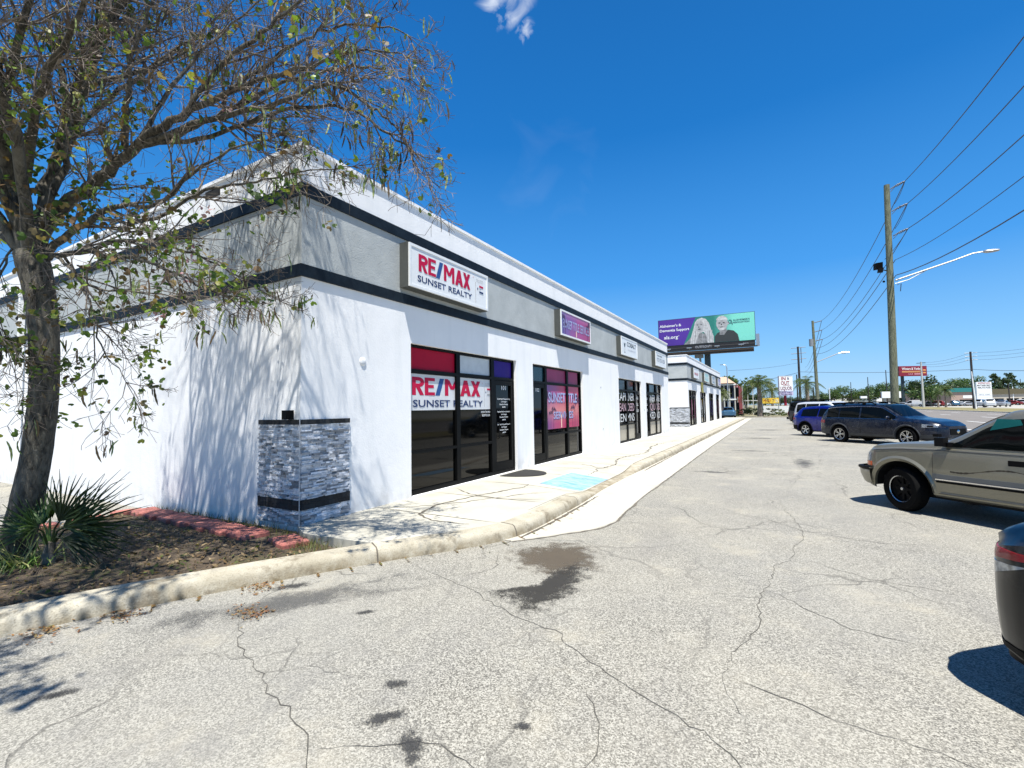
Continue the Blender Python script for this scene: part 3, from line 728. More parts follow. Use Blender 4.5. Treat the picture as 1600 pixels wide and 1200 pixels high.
BA = [(6.44, 10.38, 'R'), (11.30, 15.05, 'L'), (19.2, 22.95, 'R'), (23.9, 27.6, 'L')]
A = building('commercial_building', 'white stucco single-storey building with grey band and dark trim, nearest with two lit side walls', 4.195, 29.55, -34, BA)
SF = [storefront(A, *b) for b in BA]
veneer(A, 4.195, 5.03, -6.62, .15, 1.60, 5, 'black and white split-stone facing on the near corner')
# small fittings
g = MB(); g.box(-5.95, -5.85, 4.07, 4.185, 1.603, 1.73); g.build('outlet_box', black, A, world=True)
g = MB(); g.lathe([(0, .02), (.05, .02), (.065, .008), (.07, 0)], 16, 'x', (FX, 5.31, 2.49)); g.build('blank_cover', stucco, A, world=True, smooth=True)
g = MB(); g.box(-8.22, -7.78, 4.19, 4.1925, 5.27, 5.41); g.build('scupper', dark, A, world=True)
g = MB(); g.box(-16.45, -16.33, 4.05, 4.15, .1, 4.72); g.box(-16.47, -16.31, 4.04, 4.16, 4.70, 4.95); g.build('downspout', stucco, A, world=True)
for (yy, zz) in ((16.9, 2.45), (17.05, .9), (23.42, 1.55)): 
    g = MB(); g.lathe([(0, .012), (.03, .012), (.035, 0)], 10, 'x', (FX, yy, zz)); g.build('blank_cover', gray, A, world=True)
YR, ZU = (0, 1, 0), (0, 0, 1)
def T(s, h, m, par, y, z, x, **k): return text(s, h, m, par, (x, y, z), YR, ZU, **k)
# bay 1 graphics
fr, dr, xg, cols = SF[0]
def panel(par, y0, y1, z0, z1, x, m, name):
    g = MB(); g.box(x - .002, x + .003, y0, y1, z0, z1); return g.build(name, m, par, world=True)
w = .075
panel(fr, cols[0] + .04, cols[1] - w, 2.47, 2.865, xg + .004, redp, 'red_film')
panel(fr, cols[1] + w, cols[2] - w, 2.48, 2.86, xg + .004, flat('pale_grey_film', (.56, .59, .60), .4), 'grey_film')
panel(fr, cols[2] + w, cols[3] - .07, 2.47, 2.86, xg + .004, flat('violet_film', (.03, .012, .20), .5, spec=.15), 'violet_film')
wf = flat('white_banner_vinyl', (.66, .67, .68), .35, var=.05)
bn = panel(fr, cols[0] + .05, cols[2] - .04, 1.70, 2.385, xg + .004, wf, 'banner')
redb = flat('crimson_print', (.50, .008, .055), .5, spec=.2); blueb = flat('blue_print', (.03, .09, .27), .5, spec=.2)
blocks('RE', .34, redb, fr, 6.60, 1.985, xg + .009, .68); slash(.34, blueb, fr, 7.28, 7.56, 1.985, xg + .010); blocks('MAX', .34, redb, fr, 7.58, 1.985, xg + .009, 1.27)
T('SUNSET REALTY', .135, navy, fr, 6.62, 1.765, xg + .009, width=2.36, bold=.03)
T('®', .03, redb, fr, 8.95, 2.28, xg + .009)
panel(fr, 9.05, 9.058, 1.76, 2.22, xg + .009, flat('thin_grey_print', (.35, .36, .37), .5), 'printed_rule')
T('EACH OFFICE', .028, flat('thin_grey_print', (.35, .36, .37)), fr, 9.08, 2.27, xg + .009, width=.2); T('INDEPENDENTLY', .02, MT['thin_grey_print'], fr, 9.08, 2.23, xg + .009, width=.2)
panel(fr, 9.17, 9.29, 2.14, 2.18, xg + .009, redb, 'printed_block'); T('Sales', .022, navy, fr, 9.17, 2.09, xg + .009); panel(fr, 9.17, 9.29, 2.02, 2.055, xg + .009, MT['thin_grey_print'], 'printed_block')
g = MB(); g.sphere((xg + .008, 9.12, 2.09), .017, 8, 6, (.1, 1, 1.3)); g.build('printed_balloon', navy, fr, world=True)
wt = flat('white_lettering', (.78, .79, .79), .5, var=.03)
T('MONDAY THRU FRIDAY', .042, wt, fr, 9.12, 1.62, xg + .003, width=.42, bold=.02, align='CENTER'); T('8:30 TO 5:30', .05, wt, fr, 9.12, 1.54, xg + .003, width=.32, bold=.02, align='CENTER')
T('101', .10, wt, dr, 9.93, 2.17, xg + .003, width=.22, bold=.03, align='CENTER')
zz = 1.93
for blk in (('Suncoast Realty & Management Group,', 'Carl Campagni', 'Executive Director', '#30301'), ('Tampa Bay Realty Service Accounts, Inc', 'Carl Campagni', 'Executive Director', '#3025'), ('Suburban & Property Group, Inc', 'Carl Campagni', 'Executive Director', '#3033')):
    for k, s_ in enumerate(blk):
        T(s_, .034, wt, dr, 9.93, zz, xg + .003, width=(.62, .26, .40, .15)[k], bold=.02, align='CENTER'); zz -= .066
    zz -= .045
# bay 2: sunset film
fr, dr, xg, cols = SF[1]; film = m_sunsetfilm('sunset_film'); film2 = flat('berry_film', (.28, .035, .11), .4, var=.3, scale=1.2, spec=.2)
panel(fr, cols[1] + w, cols[2] - w, 2.47, 2.865, xg + .004, film2, 'berry_film'); panel(fr, cols[2] + w, cols[3] - .2, 2.47, 2.865, xg + .004, film2, 'berry_film')
panel(fr, cols[0] + .06, cols[1] - w, 2.47, 2.865, xg + .004, flat('teal_dark_film', (.008, .035, .045), .2), 'teal_film')
panel(fr, cols[1] + .06, cols[3] - .14, 1.08, 2.385, xg + .004, film, 'sunset_film')
lav = flat('lavender_print', (.40, .42, .66), .4); vio = flat('violet_shadow_print', (.10, .06, .22), .4)
for dy, dz, m_, dd_ in ((.03, -.02, vio, .008), (0, 0, lav, .010)):
    T('SUNSET TITLE', .30, m_, fr, 12.50 + dy, 1.88 + dz, xg + dd_, width=2.25, bold=.02); T('SERVICES', .22, m_, fr, 12.85 + dy, 1.38 + dz, xg + dd_, width=1.55, bold=.015)
def palm_shape(par, y, z, h, x, m, s):
    r = random.Random(s); g = MB(); g.face([(x, y - .012, z), (x, y + .012, z), (x, y + .006 + h * .06, z + h), (x, y - .006 + h * .06, z + h)])
    for k in range(9):
        a = -.5 + k * .52; L = h * .38 * r.uniform(.8, 1.1); cy, cz = y + h * .06, z + h
        g.face([(x, cy, cz), (x, cy + L * .5 * math.cos(a), cz + L * .5 * math.sin(a) + .04 * h), (x, cy + L * math.cos(a), cz + L * math.sin(a) * .7 - .12 * h), (x, cy + L * .45 * math.cos(a), cz + L * .4 * math.sin(a) - .03 * h)])
    g.build('palm_print', m, par, world=True)
plum = flat('plum_print', (.07, .02, .07), .4)
for k, (y, z, h) in enumerate(((12.5, 1.1, .95), (12.65, 1.1, .45), (12.85, 1.1, .55), (14.35, 1.1, .6), (14.55, 1.1, .95), (14.75, 1.1, .8))): palm_shape(fr, y, z, h, xg + .0095, plum, k)
panel(fr, 13.42, 13.47, 1.1, 1.5, xg + .0095, flat('pale_sun_print', (.85, .62, .48), .4), 'sun_glint_print')
T('102', .10, wt, dr, 11.8, 2.17, xg + .003, width=.22, bold=.03, align='CENTER')
# bays 3 and 4: white and pink painted words
pk = flat('pink_white_print', (.62, .42, .47), .5)
for bi, words in ((2, [('CAPI', 'LNER'), ('REAN', 'OEED'), ('REN', 'MNS')]), (3, [('SNER', 'NNS'), ('IQU', 'OES'), ('XED', 'NOS')])):
    fr, dr, xg, cols = SF[bi]; pn = [0, 1] if bi == 2 else [1, 2]
    for r_, (wa, wb) in enumerate(words):
        for k, s_ in zip(pn, (wa, wb)):
            T(s_, .36, pk if r_ == 1 else wt, fr, cols[k] + .10, 1.98 - r_ * .46, xg + .003, width=cols[k + 1] - cols[k] - .22)
    dk = 2 if bi == 2 else 0
    for r_ in range(3): T(('OPEN', 'CALL', 'HOURS')[r_], .14, wt, dr, (cols[dk] + cols[dk + 1]) / 2, 2.05 - r_ * .3, xg + .003, width=.45, bold=.04, align='CENTER')
    for k in pn: panel(fr, cols[k] + .08, cols[k + 1] - .08, .25, .90, xg + .003, flat('tan_ground_reflection', (.33, .30, .24), .15), 'painted_reflection')  # tan panels paint the ground's reflection onto the lower panes
# building B
BB = [(37.1, 41.1, 'R'), (43.1, 47.0, 'L'), (49.1, 53.0, 'R'), (55.0, 58.6, 'L')]
B = building('commercial_building', 'farther white single-storey shop building with grey band, beyond the gap in the row', 36.6, 60.2, -30, BB)
SB = [storefront(B, *b, detail=False) for b in BB]
veneer(B, 36.6, 36.95, -7.05, .15, 1.60, 6, 'pale stone facing on the corner of the farther building')
for k, (fr, dr, xg, cols) in enumerate(SB):
    for q, c in enumerate((('berry_film', (.30, .045, .13)), ('pale_grey_film', (.42, .45, .46)), ('violet_film', (.045, .02, .22)), ('berry_film', (.3, .045, .13)))[k:k + 1]):
        for j in (0, 1, 2): panel(fr, cols[j] + .3 + .1 * j, cols[j] + .75, .7, 2.2, xg + .004, flat(c[0] + '_x' if k != 1 else 'pale_grey_film', tuple(v * .6 for v in c[1])), 'window_poster')

# sign cabinets on the fascia: things of their own
def signbox(y0, y1, label, face=whitep, z0=3.865, z1=4.665, d=.23, cat='sign'):
    s = thing('sign_cabinet', label, cat, (FX + .008, y0, z0))
    g = MB(); g.box(FX + .0085, FX + d - .03, y0, y1, z0, z1); g.build('cabinet', alum, s, world=True)
    g = MB(); g.box(FX + d - .03, FX + d, y0 + .012, y1 - .012, z0 + .012, z0 + .06); g.box(FX + d - .03, FX + d, y0 + .012, y1 - .012, z1 - .06, z1 - .012)
    g.box(FX + d - .03, FX + d, y0 + .012, y0 + .06, z0 + .06, z1 - .06); g.box(FX + d - .03, FX + d, y1 - .06, y1 - .012, z0 + .06, z1 - .06); g.build('retainer', whitep, s, world=True)
    g = MB(); g.box(FX + d - .03, FX + d - .012, y0 + .06, y1 - .06, z0 + .06, z1 - .06); g.build('face', face, s, world=True)
    return s, FX + d - .012
s1, xs = signbox(6.15, 8.73, 'white box sign with red and blue realty lettering, nearest on the grey band')
blocks('RE', .32, redb, s1, 6.41, 4.195, xs + .004, .50); slash(.33, blueb, s1, 6.90, 7.12, 4.19, xs + .005); blocks('MAX', .32, redb, s1, 7.14, 4.195, xs + .004, .87)
T('SUNSET REALTY', .115, navy, s1, 6.38, 4.01, xs, width=1.72, bold=.03); T('®', .03, redb, s1, 8.14, 4.49, xs)
g3 = MT['thin_grey_print']; panel(s1, 8.235, 8.242, 3.97, 4.42, xs + .004, g3, 'printed_rule'); T('EACH OFFICE', .028, g3, s1, 8.27, 4.47, xs, width=.26); T('INDEPENDENTLY', .02, g3, s1, 8.27, 4.43, xs, width=.26)
panel(s1, 8.38, 8.53, 4.33, 4.37, xs + .004, redb, 'printed_block'); T('Sales', .026, navy, s1, 8.38, 4.28, xs); panel(s1, 8.38, 8.53, 4.21, 4.245, xs + .004, navy, 'printed_block')
g = MB(); g.sphere((xs + .004, 8.32, 4.29), .02, 8, 6, (.1, 1, 1.3)); g.build('printed_balloon', navy, s1, world=True)
nsf = NB('sunset_sign_face'); ss = nsf.sep(nsf.pos); ff = nsf.noise(2.2, 4)
yy = nsf.math('ADD', nsf.ramp(ss[1], 12.8, 15.3), nsf.math('MULTIPLY', nsf.math('SUBTRACT', ff, .5), .7))
c_ = nsf.mix(nsf.ramp(yy, 0, .6), (.13, .11, .34), (.42, .06, .22)); c_ = nsf.mix(nsf.ramp(yy, .6, 1.1), c_, (.34, .03, .10)); c_ = nsf.mix(nsf.ramp(ss[2], 4.45, 4.62, 0, .45), c_, (.62, .30, .45)); nsf.color(c_); nsf.set(Roughness=.35)
s2, xs = signbox(12.77, 15.33, 'pink and purple sunset box sign, second along the grey band', face=nsf.m)
for dy, m_, q in ((.015, vio, .002), (0, lav, .004)): T('SUNSET TITLE SERVICES', .28, m_, s2, 12.93 + dy, 4.13, xs + q - .002, width=2.25, bold=.01)
for k, (y, h) in enumerate(((12.92, .5), (13.1, .3), (15.0, .45), (15.18, .55))): palm_shape(s2, y, 3.94, h, xs + .006, plum, 20 + k)
panel(s2, 13.98, 14.03, 3.94, 4.14, xs + .004, MT['pale_sun_print'], 'sun_glint_print')
s3, xs = signbox(19.0, 21.55, 'white box sign with black goblet and dark lettering, third along the grey band')
T('COBALT', .20, flat('dark_slate_print', (.03, .05, .06), .5), s3, 19.85, 4.30, xs, width=1.45, bold=.02); T('INSURANCE', .07, flat('pale_slate_print', (.42, .46, .55), .5), s3, 20.0, 4.12, xs, width=1.2)
g = MB(); cx, cz = 19.5, 4.26
for sgn in (-1, 1): g.face([(xs + .004, cx, cz - .05), (xs + .004, cx + sgn * .05, cz - .02), (xs + .004, cx + sgn * .13, cz + .14), (xs + .004, cx + sgn * .06, cz + .15), (xs + .004, cx, cz + .09)][::sgn])
g.face([(xs + .004, cx - .012, cz - .22), (xs + .004, cx + .012, cz - .22), (xs + .004, cx + .012, cz - .05), (xs + .004, cx - .012, cz - .05)]); g.face([(xs + .004, cx - .08, cz - .27), (xs + .004, cx + .08, cz - .27), (xs + .004, cx, cz - .20)]); g.build('goblet_emblem', MT['dark_slate_print'], s3, world=True)
s4, xs = signbox(25.3, 27.9, 'white box sign with grey telephone number, last before the end of the near building')
T('TAX PROS', .09, MT['dark_slate_print'], s4, 25.6, 4.40, xs, width=1.3, bold=.02); T('727-725-1253', .20, flat('mid_grey_print', (.22, .25, .30), .5), s4, 25.6, 4.12, xs, width=2.0, bold=.02)
tealf = flat('pale_teal_face', (.40, .62, .60), .4); greyf = flat('grey_blue_face', (.30, .36, .42), .4); violf = flat('lilac_face', (.32, .30, .50), .4); pinkf = flat('pink_tint_face', (.74, .60, .64), .4)
for (a, b, f_, lb, tx, m_) in ((38.4, 41.0, whitep, 'white box sign with red print, first on the farther building', 'VAPOR SHOP', redb), (44.6, 47.4, tealf, 'pale teal box sign, second on the farther building', 'SALON', wt), (50.0, 52.6, greyf, 'grey-blue box sign, third on the farther building', 'TRAVEL', wt), (55.5, 58.2, violf, 'lilac box sign, last on the farther building', 'NAILS', wt)):
    s_, xs = signbox(a, b, lb, face=f_); T(tx, .2, m_, s_, a + .3, 4.12, xs, width=b - a - .6, bold=.02)
# olive flag-like banner hanging from the lower band of building B
g = MB(); g.grid([[(FX + .06 + .02 * math.sin(z * 5 + y), y, z) for y in np.linspace(43.5, 44.9, 6)] for z in np.linspace(3.75, 2.85, 6)]); g.grid([[(FX + .068 + .02 * math.sin(z * 5 + y), y, z) for y in np.linspace(43.5, 44.9, 6)] for z in np.linspace(3.75, 2.85, 6)])
tag(g.build('hanging_banner', flat('olive_gold_cloth', (.30, .27, .07), .8, var=.4)), 'olive gold banner hanging below the band of the farther building', 'banner')
# doormat, half round, in front of door 101
g = MB(); pts = [(-5.62 + .86 * math.sin(t) * .98, 9.95 - .62 * math.cos(t)) for t in np.linspace(0.0, PI, 20)]
g.prism([(x, y) for x, y in pts], .1535, .168); tag(g.build('doormat', m_vc('mat_fibre') if False else flat('dark_mat', (.028, .027, .024), .95, var=.4, scale=60)), 'dark half-round doormat lying before the first shop door', 'doormat')
# ================================================================ VEHICLES
def prof(pts, w=.05):
    xs = [p[0] for p in pts]; vs = [p[1] for p in pts]
    return lambda x: sum(np.interp(x + k * w, xs, vs) for k in (-1, -.5, 0, .5, 1)) / 5.0
class Car:
    """body surface built from sections along the length; x forward from the rear bumper, y left, z up"""
    def __init__(s, L, Wd, xr, xf, r, zs, zt, hr, hw=None, sill=.30, ra=None, n=84, endz=None):
        s.L, s.W, s.xr, s.xf, s.r = L, Wd, xr, xf, r; s.ra = ra or r + .07; s.zs = prof(zs); s.zt = prof(zt, .04); s.hr = prof(hr)
        s.hw = prof(hw or [(0, .76 * Wd), (.08, .88 * Wd), (.35, .97 * Wd), (.9, Wd), (L - 1.1, Wd), (L - .45, .95 * Wd), (L - .12, .80 * Wd), (L, .62 * Wd)], .03)
        s.sill = prof(sill if isinstance(sill, list) else [(0, sill + .05), (.3, sill), (L - .3, sill - .02), (L, sill)]); s.n = n; s.cx = L / 2
    def zb(s, x):
        z = float(s.sill(x))
        for xw in (s.xr, s.xf):
            d = abs(x - xw)
            if d < s.ra: z = max(z, s.r + math.sqrt(s.ra ** 2 - d * d))
        return z
    def ring(s, x):
        hw = float(s.hw(x)); zs = float(s.zs(x)); zt = max(float(s.zt(x)), zs + .012); hr = min(float(s.hr(x)), hw - .05); zb = min(s.zb(x), zs - .13); zl = float(s.sill(x))
        ze = zt - min(.085, (zt - zs) * .35); yb = hw - .055
        tum = lambda t: (yb + (hr - yb) * (t ** 1.15), zs + .006 + (ze - zs - .006) * t)
        def yside(z):   # bulged lower side
            t = (z - zl) / (zs - zl); return hw * (1 - .035 * max(0, (t - .55)) ** 2 * 4 - .06 * max(0, .45 - t) ** 2 * 4)
        R = [(yside(zb) - .035, zb)]
        for t in (.04, .22, .42, .60, .78, .92): z = zb + (zs - zb) * t; R.append((yside(z), z))
        R.append((hw - .030, zs - .012)); R.append((yb, zs + .002))
        R += [tum(.33), tum(.66), tum(1.0)]
        R += [(hr - .05, zt - (zt - ze) * .45), (hr * .82, zt - (zt - ze) * .12), (hr * .45, zt - .004), (0, zt)]
        return R
    def side_y(s, x, z):
        R = s.ring(x)[:12]; zz = [p[1] for p in R]; yy = [p[0] for p in R]
        return float(np.interp(z, zz, yy))
    def top_z(s, x, y):
        R = s.ring(x)[11:][::-1]; return float(np.interp(abs(y), [p[0] for p in R], [p[1] for p in R]))
    def stations(s):
        xs = set(np.linspace(0, s.L, s.n).tolist())
        for xw in (s.xr, s.xf):
            for k in np.linspace(-1, 1, 25): xs.add(xw + s.ra * math.sin(k * PI / 2))
            xs.add(xw - s.ra - .004); xs.add(xw + s.ra + .004)
        return sorted(x for x in xs if 0 <= x <= s.L)
    def body(s, root, m, name='body'):
        g = MB(); rows = []
        for x in s.stations():
            R = s.ring(x); rows.append([(x - s.cx, y, z) for y, z in R] + [(x - s.cx, -y, z) for y, z in reversed(R[:-1])])
        g.grid(rows)
        for row, sg in ((rows[0], -1), (rows[-1], 1)):
            n = len(row); h = n // 2; x = row[0][0] + sg * .045
            inner = [(x, p[1] * .80, p[2] + (.62 - p[2]) * .12) for p in row]
            if sg > 0: g.grid([row, inner])
            else: g.grid([inner, row])
            for j in range(h): g.face([inner[j], inner[j + 1], inner[n - 2 - j], inner[n - 1 - j]])
        return g.build(name, m, root, smooth=32)
    def under(s, root):
        g = MB(); w = s.W * .90; g.box(-s.cx + .18, s.L - s.cx - .22, -w + .16, w - .16, .24, .50)
        for xw in (s.xr, s.xf):
            for sg in (1, -1):
                xs = [xw - s.cx + (s.ra + .02) * math.cos(a) for a in np.linspace(0, PI, 13)]; zs_ = [s.r + (s.ra + .02) * math.sin(a) for a in np.linspace(0, PI, 13)]
                yo = sg * (s.W - .05); yi = sg * (s.W - .42)
                g.grid([[(x, yo, z) for x, z in zip(xs, zs_)], [(x, yi, z) for x, z in zip(xs, zs_)]]); g.face([(x, yi, z) for x, z in zip(xs, zs_)])
        g.build('underbody', dark, root)
    def sidepatch(s, root, x0, x1, zlo, zhi, off, m, name, sides=(1, -1), nx=24, nz=6, smooth=True, parent=None):
        for sg in sides:
            g = MB(); rows = []
            for x in np.linspace(x0, x1, nx):
                a, b = (zlo(x) if callable(zlo) else zlo), (zhi(x) if callable(zhi) else zhi)
                if b - a < .004: b = a + .004
                rows.append([(x - s.cx, sg * (s.side_y(x, z) + off), z) for z in np.linspace(a, b, nz)])
            # rim so that the patch has thickness
            per = [r[0] for r in rows] + rows[-1][1:] + [r[-1] for r in rows[::-1]][1:] + rows[0][::-1][1:-1]
            g.grid(rows); g.grid([per, [(p[0], p[1] - sg * (off + .008), p[2]) for p in per]], True)
            o = g.build(name, m, parent or root, smooth=25)
            yield o
    def toppatch(s, root, x0, x1, f0, f1, off, m, name, nx=10, ny=13, lim=None):
        g = MB(); rows = []
        for i, x in enumerate(np.linspace(x0, x1, nx)):
            R = s.ring(x); hh = R[11][0] + .0; k = f0 + (f1 - f0) * i / (nx - 1); ys = np.linspace(-hh * k, hh * k, ny)
            sl = (s.top_z(min(x + .03, s.L), 0) - s.top_z(max(x - .03, 0), 0)) / .06; nl = math.hypot(1, sl)
            rows.append([(x - s.cx - off * sl / nl, y, s.top_z(x, y) + off / nl) for y in ys])
        g.grid(rows); return g.build(name, m, root, smooth=True)
    def glassline(s, x, m=.05):
        return s.ring(x)[11][1] - m
def make_wheel(root, x, y, r, w, side, style, rimr, steer=0.0):
    t = MB(); pf = [(rimr, -w / 2 + .02), (rimr + .02, -w / 2), (r - .03, -w / 2), (r - .008, -w / 2 + .025), (r, -w / 2 + .05), (r, w / 2 - .05), (r - .008, w / 2 - .025), (r - .03, w / 2), (rimr + .02, w / 2), (rimr, w / 2 - .02)]
    t.lathe(pf, 36, 'y'); 
    if style != 'far':
        for k in range(44):
            a = 2 * PI * k / 44; t.obox((r * math.cos(a), 0, r * math.sin(a)), (.004 * math.cos(a), 0, .004 * math.sin(a)), (0, w / 2 - .045, 0), (-.009 * math.sin(a), 0, .009 * math.cos(a)))
    o = t.build('wheel', rubber, root, smooth=40); o.location = (x, y, r); o.rotation_euler = (0, 0, steer)
    g = MB(); yo = side * (w / 2 - .025)
    if style == 'split':      # five double spokes, machined faces over black
        g.cur = 1; g.lathe([(rimr, 0), (rimr, yo * .2), (.02, yo * .2)], 30, 'y'); g.cur = 0
        g.lathe([(rimr - .022, yo), (rimr + .002, yo + side * .012), (rimr + .004, yo * .5)], 36, 'y')
        for k in range(5):
            for dk in (-.20, .20):
                a = 2 * PI * k / 5 + dk * .95; a2 = 2 * PI * k / 5 + dk * .35
                p0 = np.array([.055 * math.cos(a2), yo * .78, .055 * math.sin(a2)]); p1 = np.array([(rimr - .01) * math.cos(a), yo * .98, (rimr - .01) * math.sin(a)]); d = p1 - p0; L = np.linalg.norm(d); d = d / L; nn = np.cross(d, (0, 1, 0)); nn /= np.linalg.norm(nn)
                g.obox((p0 + p1) / 2, d * L / 2, nn * .0165, (0, .010, 0))
        g.lathe([(0, yo * .86), (.045, yo * .84), (.06, yo * .7)], 16, 'y')
    elif style == 'dark':     # black steel-look wheel with a bright rim and hub
        g.cur = 1; g.lathe([(rimr, yo * .6), (rimr - .03, yo * .35), (.09, yo * .30), (.08, yo * .55), (0, yo * .55)], 30, 'y')
        for k in range(8):
            a = 2 * PI * k / 8; g.obox((.115 * math.cos(a), yo * .42, .115 * math.sin(a)), (.05 * math.cos(a), 0, .05 * math.sin(a)), (0, .012, 0), (-.018 * math.sin(a), 0, .018 * math.cos(a)))
        g.cur = 0; g.lathe([(rimr - .004, yo + side * .004), (rimr + .006, yo + side * .012), (rimr + .012, yo)], 40, 'y'); g.lathe([(0, yo * .86), (.022, yo * .84), (.028, yo * .6)], 14, 'y')
    elif style == 'swirl':
        g.cur = 1; g.lathe([(rimr, 0), (rimr, yo * .2), (.02, yo * .2)], 24, 'y'); g.cur = 0; g.lathe([(rimr - .02, yo), (rimr + .002, yo + side * .01), (rimr + .004, yo * .5)], 30, 'y')
        for k in range(5):
            a = 2 * PI * k / 5; p0 = np.array([.05 * math.cos(a), yo * .8, .05 * math.sin(a)]); p1 = np.array([(rimr - .01) * math.cos(a + .3), yo * .95, (rimr - .01) * math.sin(a + .3)]); d = p1 - p0; L = np.linalg.norm(d); d = d / L; nn = np.cross(d, (0, 1, 0)); nn /= np.linalg.norm(nn)
            g.obox((p0 + p1) / 2, d * L / 2, nn * .03, (0, .010, 0))
        g.lathe([(0, yo * .86), (.05, yo * .84), (.065, yo * .7)], 14, 'y')
    else:
        g.lathe([(rimr, yo * .9), (rimr * .6, yo * .6), (0, yo * .7)], 14, 'y'); g.cur = 1
    rm = g.build('rim', [silver, black], o, smooth=40)
    return o
def wheels(c, root, w, style, rimr, steer=0.0):
    for xw, st in ((c.xr, 0), (c.xf, steer)):
        for sg in (1, -1): make_wheel(root, xw - c.cx, sg * (c.W - w / 2 - .015), c.r, w, sg, style, rimr, st)
def door(c, root, x0, x1, paint, top=True, zlow=None, handle_x=None, hm=None, hz=None, slant=0.0):
    zl = lambda x: max((zlow if zlow is not None else float(c.sill(x)) + .06), c.zb(x) + .05 if c.zb(x) > c.sill(x) + .02 else 0)
    zh = lambda x: float(c.zs(x)) - .006
    list(c.sidepatch(root, x0 - .007, x1 + .007, lambda x: zl(x) - .007, zh, .0025, black, 'door_seal', nx=12, nz=9))
    for sg, d in zip((1, -1), c.sidepatch(root, x0, x1, zl, zh, .006, paint, 'door', nx=14, nz=10)):
        if handle_x:
            hz_ = hz or float(c.zs(handle_x)) - .11; y = sg * (c.side_y(handle_x, hz_) + .006)
            g = MB(); 
            if hm is black: g.box(handle_x - c.cx - .10, handle_x - c.cx + .10, min(y, y + sg * .012), max(y, y + sg * .012), hz_ - .036, hz_ + .036)
            else: g.tube([(handle_x - c.cx - .10, y, hz_), (handle_x - c.cx - .085, y + sg * .03, hz_ + .003), (handle_x - c.cx + .085, y + sg * .03, hz_ + .003), (handle_x - c.cx + .10, y, hz_)], .012, 6)
            g.build('handle', hm or paint, d, smooth=True)
def sideglass(c, root, spans, mg=carglass, lo=.035, hi=.05, off=.007, nm='side_window'):
    for (x0, x1) in spans: list(c.sidepatch(root, x0, x1, lambda x: float(c.zs(x)) + lo, lambda x: max(c.glassline(x, hi), float(c.zs(x)) + lo + .01), off, mg, nm, nx=26, nz=5))
def trimline(c, root, x0, x1, m, zf, r, name, off=.008, sides=(1, -1)):
    for sg in sides:
        g = MB(); g.tube([(x - c.cx, sg * (c.side_y(x, zf(x)) + off), zf(x)) for x in np.linspace(x0, x1, 40)], r, 5); g.build(name, m, root, smooth=True)
def arch(c, root, m, w=.05, off=.012, name='wheel_arch_trim', a0=-.25, deg=1.0):
    for xw in (c.xr, c.xf):
        for sg in (1, -1):
            g = MB(); A = np.linspace(a0, PI - a0, 30); rows = []
            for rr, o2 in ((c.ra - .006, -.03), (c.ra - .006, off), (c.ra + w * .5, off + .006), (c.ra + w, 0.0)):
                rows.append([(xw - c.cx + rr * math.cos(a), sg * (c.side_y(min(max(xw + rr * math.cos(a), .02), c.L - .02), max(c.r + rr * math.sin(a), c.zb(min(max(xw + rr * math.cos(a), 0), c.L)))) + o2), c.r + rr * math.sin(a)) for a in A])
            g.grid(rows); g.build(name, m, root, smooth=True)
def mirror_(c, root, x, paint, z=None):
    for sg in (1, -1):
        zz = z or float(c.zs(x)) + .10; y = sg * (c.side_y(x, zz) + .02)
        g = MB(); g.obox((x - c.cx, y, zz - .03), (.03, 0, 0), (0, .05, 0), (0, 0, .02)); g.sphere((x - c.cx + .02, y + sg * .11, zz), .1, 12, 8, (.62, 1.05, .72)); g.build('mirror', paint, root, smooth=True)
lamp_w = flat('clear_lamp_plastic', (.26, .28, .30), .12, .5, var=.4, scale=30); lamp_r = flat('red_lamp_plastic', (.22, .008, .012), .25, spec=.4); lamp_o = flat('amber_lamp_plastic', (.75, .14, .04), .2)
platem = flat('licence_plate', (.72, .72, .68), .5); cladm = flat('grey_plastic_cladding', (.035, .038, .042), .6)
seatm = flat('seat_cloth', (.10, .10, .11), .9)

